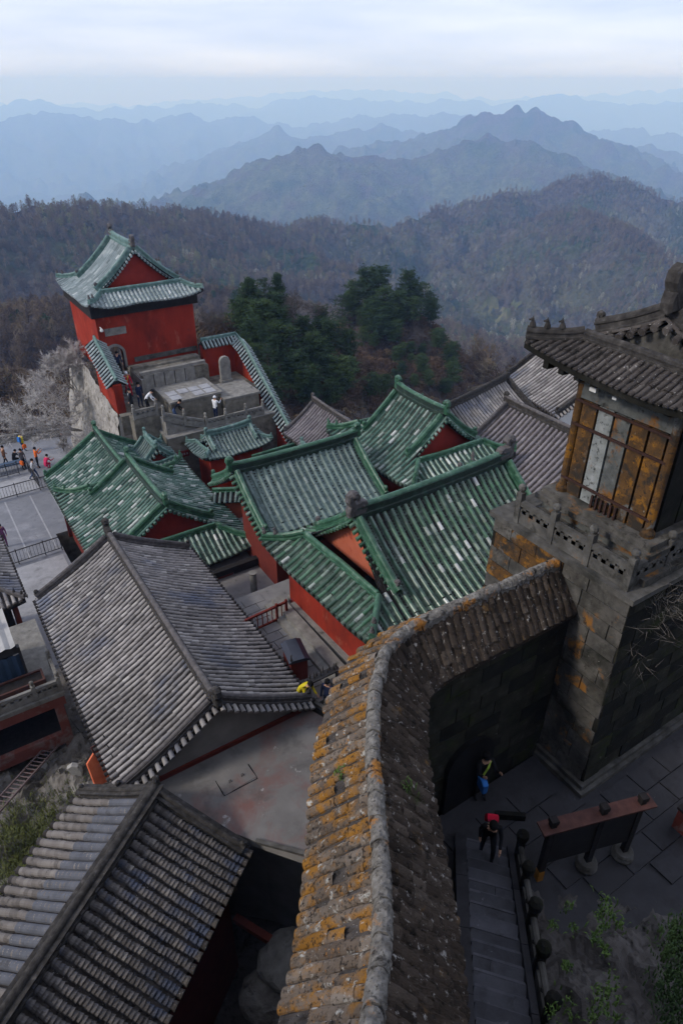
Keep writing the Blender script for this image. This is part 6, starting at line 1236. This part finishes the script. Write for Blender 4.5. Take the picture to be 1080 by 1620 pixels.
def forest(name, label, kinds, N, rmin, rmax, seed, smin=.8, smax=1.3, mask=None, power=1.6):
    rg = np.random.default_rng(seed); u = rg.random(N); r = (rmin**power+(rmax**power-rmin**power)*u)**(1/power); a = np.radians(rg.uniform(-34, 34, N)); x = r*(np.sin(a)*FH[1]+np.cos(a)*FH[0]); y = r*(np.cos(a)*FH[1]-np.sin(a)*FH[0])
    z = height(x, y); ok = ~((x > SITE[0]-4) & (x < SITE[1]+3) & (y > SITE[2]-4) & (y < SITE[3]+4)) & ~((x < 10.4) & (x > 3) & (y < 62))
    q, wv = pj(np.stack([x, y, z+3], 1)); ok &= (q[:, 0] > -90) & (q[:, 0] < 1170) & (q[:, 1] > 150) & (q[:, 1] < 760)
    ok &= ~((((q[:, 0]-795)/62)**2+((q[:, 1]-488)/24)**2 < 1) & (r > 400) & (rg.random(N) < .8)) 
    if mask is not None: ok &= mask(x, y, q, rg)
    P = np.stack([x, y, z-.2], 1)[ok]
    me = bpy.data.meshes.new(name); me.vertices.add(len(P)); me.vertices.foreach_set('co', P.ravel())
    at_ = me.attributes.new('sc', 'FLOAT', 'POINT'); at_.data.foreach_set('value', rg.uniform(smin, smax, len(P)).astype(np.float32)); o = bpy.data.objects.new(name, me); COL.objects.link(o); o['kind'] = 'stuff'; o['label'] = label
    ng = bpy.data.node_groups.new(name+'_scatter', 'GeometryNodeTree'); ng.interface.new_socket('Geometry', in_out='INPUT', socket_type='NodeSocketGeometry'); ng.interface.new_socket('Geometry', in_out='OUTPUT', socket_type='NodeSocketGeometry')
    gi = ng.nodes.new('NodeGroupInput'); go = ng.nodes.new('NodeGroupOutput'); ip = ng.nodes.new('GeometryNodeInstanceOnPoints'); g2i = ng.nodes.new('GeometryNodeGeometryToInstance'); L = ng.links.new
    for k in kinds[::-1]:
        po = bpy.data.objects.new('tree_form', PT[k]); oi = ng.nodes.new('GeometryNodeObjectInfo'); oi.inputs['Object'].default_value = po; oi.inputs['As Instance'].default_value = True; L(oi.outputs['Geometry'], g2i.inputs[0])
    L(gi.outputs[0], ip.inputs['Points']); L(g2i.outputs[0], ip.inputs['Instance']); ip.inputs['Pick Instance'].default_value = True
    ri = ng.nodes.new('FunctionNodeRandomValue'); ri.data_type = 'INT'; ri.inputs[4].default_value = 0; ri.inputs[5].default_value = len(kinds)-1; L(ri.outputs[2], ip.inputs['Instance Index'])
    rr = ng.nodes.new('FunctionNodeRandomValue'); rr.data_type = 'FLOAT_VECTOR'; rr.inputs[0].default_value = (-.08, -.08, 0); rr.inputs[1].default_value = (.08, .08, 6.28); L(rr.outputs[0], ip.inputs['Rotation'])
    na = ng.nodes.new('GeometryNodeInputNamedAttribute'); na.data_type = 'FLOAT'; na.inputs[0].default_value = 'sc'; L(na.outputs[0], ip.inputs['Scale']); L(ip.outputs[0], go.inputs[0])
    o.modifiers.new('scatter', 'NODES').node_group = ng
    return o
NO = lambda x, y: pn(x/60., y/60., 91)
KN = lambda q, r: (r < 240) & (q[:, 0] > 300) & (q[:, 0] < 750)
forest('woods', 'leafless brown and violet woods covering the near hillsides', [0, 1, 2, 4], 9500, 60, 420, 1, .7, 1.25, mask=lambda x, y, q, rg: ~KN(q, np.hypot(x, y)))
forest('woods', 'leafless woods on the long ridge beyond the gully', [0, 1, 2], 46000, 400, 1700, 2, .9, 1.5, power=1.3, mask=lambda x, y, q, rg: (height(x, y) > -185) | (rg.random(len(x)) < .45+.5*pn(x/90., y/90., 77)))
forest('woods', 'scattered evergreens among the leafless woods', [3], 9000, 62, 1500, 3, .6, 1.3, mask=lambda x, y, q, rg: ((NO(x, y)+rg.normal(0, .18, len(x))) > .28) & ~KN(q, np.hypot(x, y)), power=1.2)
forest('undergrowth', 'brown brush on the slopes below the temple', [4], 13000, 58, 230, 4, .4, .95)
# ------------------------------------------------------------------ far valley: road, clearings
def drape(name, pts, wd, mt, lift=1.2):
    V = []; P = [hit(*p) for p in pts]; P = smooth_path(np.array(P), 60)
    for _ in range(150): P[1:-1] = P[1:-1]*.5+(P[:-2]+P[2:])*.25
    for i in range(len(P)):
        d = P[min(i+1, len(P)-1)]-P[max(i-1, 0)]; n_ = np.array([d[1], -d[0], 0]); n_ /= np.linalg.norm(n_)+1e-9
        for s in (-1, 1): V.append(P[i]+n_*s*wd/2)
    V = np.array(V); V[:, 2] = height(V[:, 0], V[:, 1])+lift
    return struct(MB().add(V, [(2*i, 2*i+1, 2*i+3, 2*i+2) for i in range(len(P)-1)]).build(name, mt))
mat('dirt_road', [(.3, (.30, .27, .24)), (.7, (.38, .35, .32))], rough=.95, scale=.05, bump=0); mat('field', [(.3, (.05, .065, .025)), (.5, (.085, .09, .04)), (.7, (.15, .135, .07))], rough=.95, scale=.06, bump=0)
def field(px, py, w_, h_, mt):
    c = hit(px, py); g = np.linspace(-.5, .5, 9); U, V_ = np.meshgrid(g, g); x = c[0]+RT[0]*U*w_+FH[0]*V_*h_; y = c[1]+RT[1]*U*w_+FH[1]*V_*h_; z = height(x, y)+.9+.5*np.round(V_*4); idx = np.arange(81).reshape(9, 9)
    struct(MB().add(np.stack([x, y, z], -1).reshape(-1, 3), np.stack([idx[:-1, :-1], idx[:-1, 1:], idx[1:, 1:], idx[1:, :-1]], -1).reshape(-1, 4).tolist()).build('field_terrain', mt))
for (px, py, w_, h_) in ((778, 488, 14, 10), (798, 491, 16, 9), (815, 486, 12, 8), (795, 499, 18, 8), (770, 497, 12, 9)): field(px, py, w_, h_, 'field')
# ================================================================== PEOPLE
SKIN = flat('skin', (.42, .24, .16), .6, var=.08)
def cloth(name, c): 
    if name not in MATS: flat(name, c, .85, .1, .18, 9.)
    return name
for n_, c in (('cloth_black', (.012, .012, .014)), ('cloth_navy', (.014, .02, .05)), ('cloth_red', (.42, .012, .035)), ('cloth_white', (.62, .63, .66)), ('cloth_yellow', (.52, .42, .02)), ('cloth_orange', (.62, .12, .02)), ('cloth_pink', (.50, .03, .10)), ('cloth_blue', (.03, .14, .42)), ('cloth_jeans', (.05, .08, .16)), ('cloth_grey', (.12, .12, .125)), ('cloth_brown', (.11, .05, .03)), ('hair_black', (.008, .007, .007)), ('cloth_lime', (.35, .48, .06)), ('cloth_violet', (.14, .05, .12))): cloth(n_, c)
PENDING = []
def person(label, loc, rz, top, legs, pose='stand', hair='hair_black', extra=(), scale=1., group=None, hat=None):
    """body as one continuous skinned surface; hair and bags are children"""
    lean, hipb, kneeb, armf, armb, low = {'stand': (0.04, (.02, -.05), (.05, .08), .12, .15, 0), 'walk': (.10, (.42, -.30), (.25, .45), .35, .35, 0), 'sit': (.10, (1.45, 1.5), (1.5, 1.5), .6, .8, 0), 'bend': (.95, (.35, .12), (.25, .3), .5, .5, 0), 'climb': (.55, (.75, .0), (.8, .15), .35, .5, 0), 'phone': (.05, (.03, -.04), (.05, .05), .75, 1.6, 0), 'crouch': (.6, (1.7, 1.8), (2.2, 2.2), .9, .9, 0)}[pose]
    def rot(v, a): return np.array([v[0], v[1]*math.cos(a)+v[2]*math.sin(a), -v[1]*math.sin(a)+v[2]*math.cos(a)])     # a>0 tips forward (+y)
    J = {}; E = []; Rd = {}; Part = {}
    def add(n_, p, r, par=None, part='top'): J[n_] = np.array(p, float); Rd[n_] = r; Part[n_] = part; E.append((par, n_)) if par else None
    add('pel', (0, 0, 0), (.15, .11), None, 'legs'); add('sp', rot((0, 0, .20), lean*.5), (.135, .10), 'pel'); add('ch', J['sp']+rot((0, 0, .22), lean), (.165, .115), 'sp'); add('nk', J['ch']+rot((0, .01, .16), lean), (.06, .06), 'ch', 'skin')
    hl = lean*.45; add('hd', J['nk']+rot((0, .03, .10), hl), (.078, .09), 'nk', 'skin'); add('ht', J['hd']+rot((0, .0, .12), hl), (.07, .085), 'hd', 'skin')
    for s, k, am in ((-1, 'l', armf), (1, 'r', -armf*.6 if pose in ('walk', 'climb') else armf)):
        add('sh'+k, J['ch']+rot((s*.175, 0, .09), lean), (.07, .07), 'ch'); ua = rot((s*.05, 0, -.29), lean*.35 - am); add('el'+k, J['sh'+k]+ua, (.048, .048), 'sh'+k); fa = rot((s*-.01, 0, -.25), lean*.2-am-armb); add('wr'+k, J['el'+k]+fa, (.036, .036), 'el'+k)
        fd = fa/np.linalg.norm(fa); add('pm'+k, J['wr'+k]+fd*.07, (.036, .022), 'wr'+k, 'skin'); sdv = np.array([0, 1., 0])-fd*fd[1]; sdv /= np.linalg.norm(sdv)
        for q in range(4): add('f%d%s' % (q, k), J['pm'+k]+fd*(.075+.012*(q in (1, 2)))+sdv*(.028-.019*q)+np.array([-s*.012, 0, 0]), (.010, .010), 'pm'+k, 'skin')
        add('th'+k, J['wr'+k]+fd*.07+sdv*.055, (.011, .011), 'pm'+k, 'skin')
    foot = []
    for s, k, hb, kb in ((-1, 'l', hipb[0], kneeb[0]), (1, 'r', hipb[1], kneeb[1])):
        add('hp'+k, (s*.09, 0, -.06), (.095, .10), 'pel', 'legs'); th = rot((s*.02, 0, -.40), -hb); add('kn'+k, J['hp'+k]+th, (.062, .066), 'hp'+k, 'legs'); ca = rot((0, 0, -.41), -hb+kb); add('an'+k, J['kn'+k]+ca, (.042, .045), 'kn'+k, 'legs'); add('to'+k, J['an'+k]+np.array([0, .15, -.045]), (.042, .032), 'an'+k, 'shoe'); foot.append(J['an'+k][2]-.075)
    dz = -min(foot) if pose != 'sit' else .48
    names = list(J); ix = {n_: i for i, n_ in enumerate(names)}
    me = bpy.data.meshes.new('person'); me.from_pydata([tuple(J[n_]+[0, 0, dz]) for n_ in names], [(ix[a], ix[b]) for a, b in E], [])
    o = bpy.data.objects.new('person', me); COL.objects.link(o); sk = o.modifiers.new('skin', 'SKIN'); sk.use_smooth_shade = True
    for i, n_ in enumerate(names): me.skin_vertices[0].data[i].radius = Rd[n_]; me.skin_vertices[0].data[i].use_root = (n_ == 'pel')
    ss = o.modifiers.new('sub', 'SUBSURF'); ss.levels = 1; ss.render_levels = 1
    PENDING.append((o, lambda nm: finish(o, nm))); tag(o, label, 'person', group)
    def finish(o, nm):
     o.modifiers.clear(); o.data = nm
     nm.materials.clear()
     for m_ in (top, legs, 'skin', 'cloth_black'): nm.materials.append(MATS[m_])
     slot = {'top': 0, 'legs': 1, 'skin': 2, 'shoe': 3}; segs = [(J[a]+[0, 0, dz], J[b]+[0, 0, dz], slot[Part[b]]) for a, b in E]
     A = np.array([s[0] for s in segs]); B = np.array([s[1] for s in segs]); S = np.array([s[2] for s in segs]); AB = B-A; LL = (AB*AB).sum(1)
     C_ = np.array([p.center for p in nm.polygons]); T_ = np.clip(((C_[:, None, :]-A)*AB).sum(2)/LL, 0, 1); D_ = np.linalg.norm(A[None]+AB[None]*T_[..., None]-C_[:, None, :], axis=2)
     nm.polygons.foreach_set('material_index', S[np.argmin(D_, 1)].astype(np.int32)); nm.polygons.foreach_set('use_smooth', [True]*len(nm.polygons))
     hd = J['hd']+[0, 0, dz]; fwd = rot((0, 1., 0), hl); upv = rot((0, 0, 1.), hl)
     for v in nm.vertices:                                      # nose, brow and chin
         q = np.array(v.co)-hd; f_ = q@fwd; u_ = q@upv
         if f_ > .05 and abs(q[0]) < .022 and -.02 < u_ < .05: v.co += Vector(fwd*.022)
         if f_ > .045 and abs(q[0]) < .035 and u_ < -.045 and u_ > -.10: v.co += Vector(fwd*.010)
     hb_ = MB(); n = 8; rings = [(0.0, 1.04), (.35, 1.04), (.7, .86), (.93, .5)]; V = []
     for (f_, r) in rings:
         for j in range(n): a = 6.283*j/n; V.append(hd+upv*(.03+f_*.15)+np.array([1., 0, 0])*math.cos(a)*.098*r+fwd*(math.sin(a)*.112*r-.022))
     F = [(i*n+j, i*n+(j+1) % n, (i+1)*n+(j+1) % n, (i+1)*n+j) for i in range(3) for j in range(n)]+[tuple(3*n+j for j in range(n)), tuple(range(n))[::-1]]
     hb_.add(V, F); o.location = (0, 0, 0)
     hb_.build('hat' if hat else 'hair', hat or hair, o, smooth=True, local=True)
     ey = MB()
     for s in (-1, 1): ey.lathe(hd+fwd*.082+np.array([s*.032, 0, 0])+upv*.035, [(.012, 0), (.008, .006)], 6, axis=fwd)
     ey.build('eyes', 'hair_black', o, local=True)
     for ex in extra:
         if ex[0] == 'pack': b_ = MB(); ch = (J['ch']+J['sp'])/2+[0, 0, dz]; bk = rot((0, -1., 0), lean); uv_ = rot((0, 0, 1.), lean); b_.prism([(-.14, -.2), (.14, -.2), (.15, .05), (.12, .22), (-.12, .22), (-.15, .05)], ch+bk*.19, (1, 0, 0), uv_, .16, bulge=.12); b_.build('backpack', ex[1], o, local=True)
         if ex[0] == 'bag': b_ = MB(); w_ = J['wrr']+[0, 0, dz]; b_.prism([(-.15, -.42), (.15, -.42), (.17, -.12), (.06, -.05), (-.06, -.05), (-.17, -.12)], w_+[0, 0, -.02], (0, 1, 0), (0, 0, 1), .14, bulge=.1); b_.build('carried_bag', ex[1], o, local=True)
         if ex[0] == 'strap': b_ = MB(); c = J['ch']+[0, 0, dz]; pp = J['pel']+[0, 0, dz]; b_.tube([c+[-.12, .04, .12], c+[-.02, .135, 0], pp+[.1, .13, .06]], .028, 5); b_.build('sash', ex[1], o, local=True)
         if ex[0] == 'phone': b_ = MB(); w_ = (J['pml']+J['pmr'])/2+[0, .06, dz+.05]; b_.box(tuple(w_-[.06, .006, .035]), tuple(w_+[.06, .006, .035])); b_.build('phone', 'cloth_black', o, local=True)
     o.scale = (scale,)*3; o.rotation_euler = (0, 0, rz); o.location = tuple(loc); 
def face(px, py, to): return 0
AWAY = -YAW                                                     # facing along the camera's view
Z_ = -25.5; PG = 'visitors on the plaza'
person('person in black climbing the steps bent forward under a red pack', SA+SN*.72+SD*.30+[0, 0, RS*1.05], math.atan2(-SD[0], SD[1]), 'cloth_black', 'cloth_black', 'climb', extra=[('pack', 'cloth_red')], scale=1.0)
person('person with lime sash and blue bag standing in the dark archway', at(757, 1262, -15.5), math.pi*.9, 'cloth_black', 'cloth_black', 'phone', extra=[('strap', 'cloth_lime'), ('bag', 'cloth_blue')], hat=None)
person('worker in a yellow vest bending beside the grey roof edge', at(476, 1118, -19.0), R(200), 'cloth_yellow', 'cloth_yellow', 'bend')
person('person in dark clothes standing in the narrow gap by the lichened wall', at(519, 1130, -19.2)+[0, 0, .0], R(120), 'cloth_navy', 'cloth_black', 'stand')
person('person in a red suit with yellow pack and white cap walking down from the arch', (11.62, 44.3, -18.05), R(185), 'cloth_red', 'cloth_red', 'walk', hat='cloth_white', extra=[('strap', 'cloth_yellow')])
person('person in navy jacket stepping out of the arched doorway', (11.75, 46.3, -17.25), R(185), 'cloth_navy', 'cloth_black', 'walk')
person('person in black with white stripe on the landing below the arch', (11.15, 42.3, -18.5), R(60), 'cloth_black', 'cloth_black', 'stand', extra=[('strap', 'cloth_white')])
person('person in a white jacket stooping on the landing', (12.0, 42.0, -18.5), R(250), 'cloth_white', 'cloth_black', 'bend')
person('person in dark blue behind the white jacket on the landing', (11.95, 43.1, -18.5), R(200), 'cloth_navy', 'cloth_navy', 'stand')
person('person in black leaning at the stair balustrade', (13.3, 40.6, -19.0), R(250), 'cloth_black', 'cloth_jeans', 'bend', extra=[])
person('person in white cap and white coat taking pictures on the walkway', (16.15, 40.5, -19.55), R(-60), 'cloth_white', 'cloth_navy', 'phone', hat='cloth_white', extra=[('phone', '')])
person('visitor in brown coat with black trousers at the plaza edge', at(11, 737, Z_), R(-70), 'cloth_brown', 'cloth_black', 'walk', group=PG)
person('visitor crouching in black on the plaza', at(24, 735, Z_), R(-60), 'cloth_black', 'cloth_black', 'crouch', group=PG)
person('visitor in yellow top with blue pack and orange bag', at(39, 716, Z_), R(-60), 'cloth_yellow', 'cloth_navy', 'walk', extra=[('pack', 'cloth_blue'), ('bag', 'cloth_orange')], group=PG)
person('visitor in dark jacket with orange bag beside the railing corner', at(40, 742, Z_), R(-150), 'cloth_grey', 'cloth_black', 'stand', extra=[('bag', 'cloth_orange')], group=PG)
person('visitor in orange jacket holding a phone up', at(62, 740, Z_), R(-80), 'cloth_orange', 'cloth_black', 'phone', group=PG, extra=[('phone', '')])
person('visitor in white shirt and jeans walking across the plaza', at(57, 758, Z_), R(-110), 'cloth_white', 'cloth_jeans', 'walk', group=PG)
person('visitor in pink sitting low near the green eave', at(74, 743, Z_), R(-60), 'cloth_pink', 'cloth_pink', 'crouch', group=PG)
person('visitor in black standing apart by the far parapet', at(104, 714, Z_), R(-30), 'cloth_black', 'cloth_black', 'stand', group=PG)
person('visitor in violet coat by the near railing', at(10, 865, Z_), R(-170), 'cloth_violet', 'cloth_violet', 'stand', group=PG)
dg = bpy.context.evaluated_depsgraph_get()
for o, f in [(o, (f, bpy.data.meshes.new_from_object(o.evaluated_get(dg)))) for o, f in PENDING]: f[0](f[1])
# ------------------------------------------------------------------ haze
hzm = bpy.data.materials.new('haze'); hzm.use_nodes = True; nt = hzm.node_tree; nt.nodes.clear(); o_ = nt.nodes.new('ShaderNodeOutputMaterial'); pv_ = nt.nodes.new('ShaderNodeVolumePrincipled')
pv_.inputs['Color'].default_value = (.36, .57, 1., 1); pv_.inputs['Absorption Color'].default_value = (.80, .86, 1, 1); pv_.inputs['Density'].default_value = 2.2e-4; pv_.inputs['Anisotropy'].default_value = 0.; nt.links.new(pv_.outputs[0], o_.inputs['Volume']); MATS['haze'] = hzm
hb = MB(); Rz = 66000.; hb.box((-Rz, -Rz, -1900), (Rz, Rz, 110.)); hz_ = hb.build('haze', 'haze'); hz_['kind'] = 'stuff'
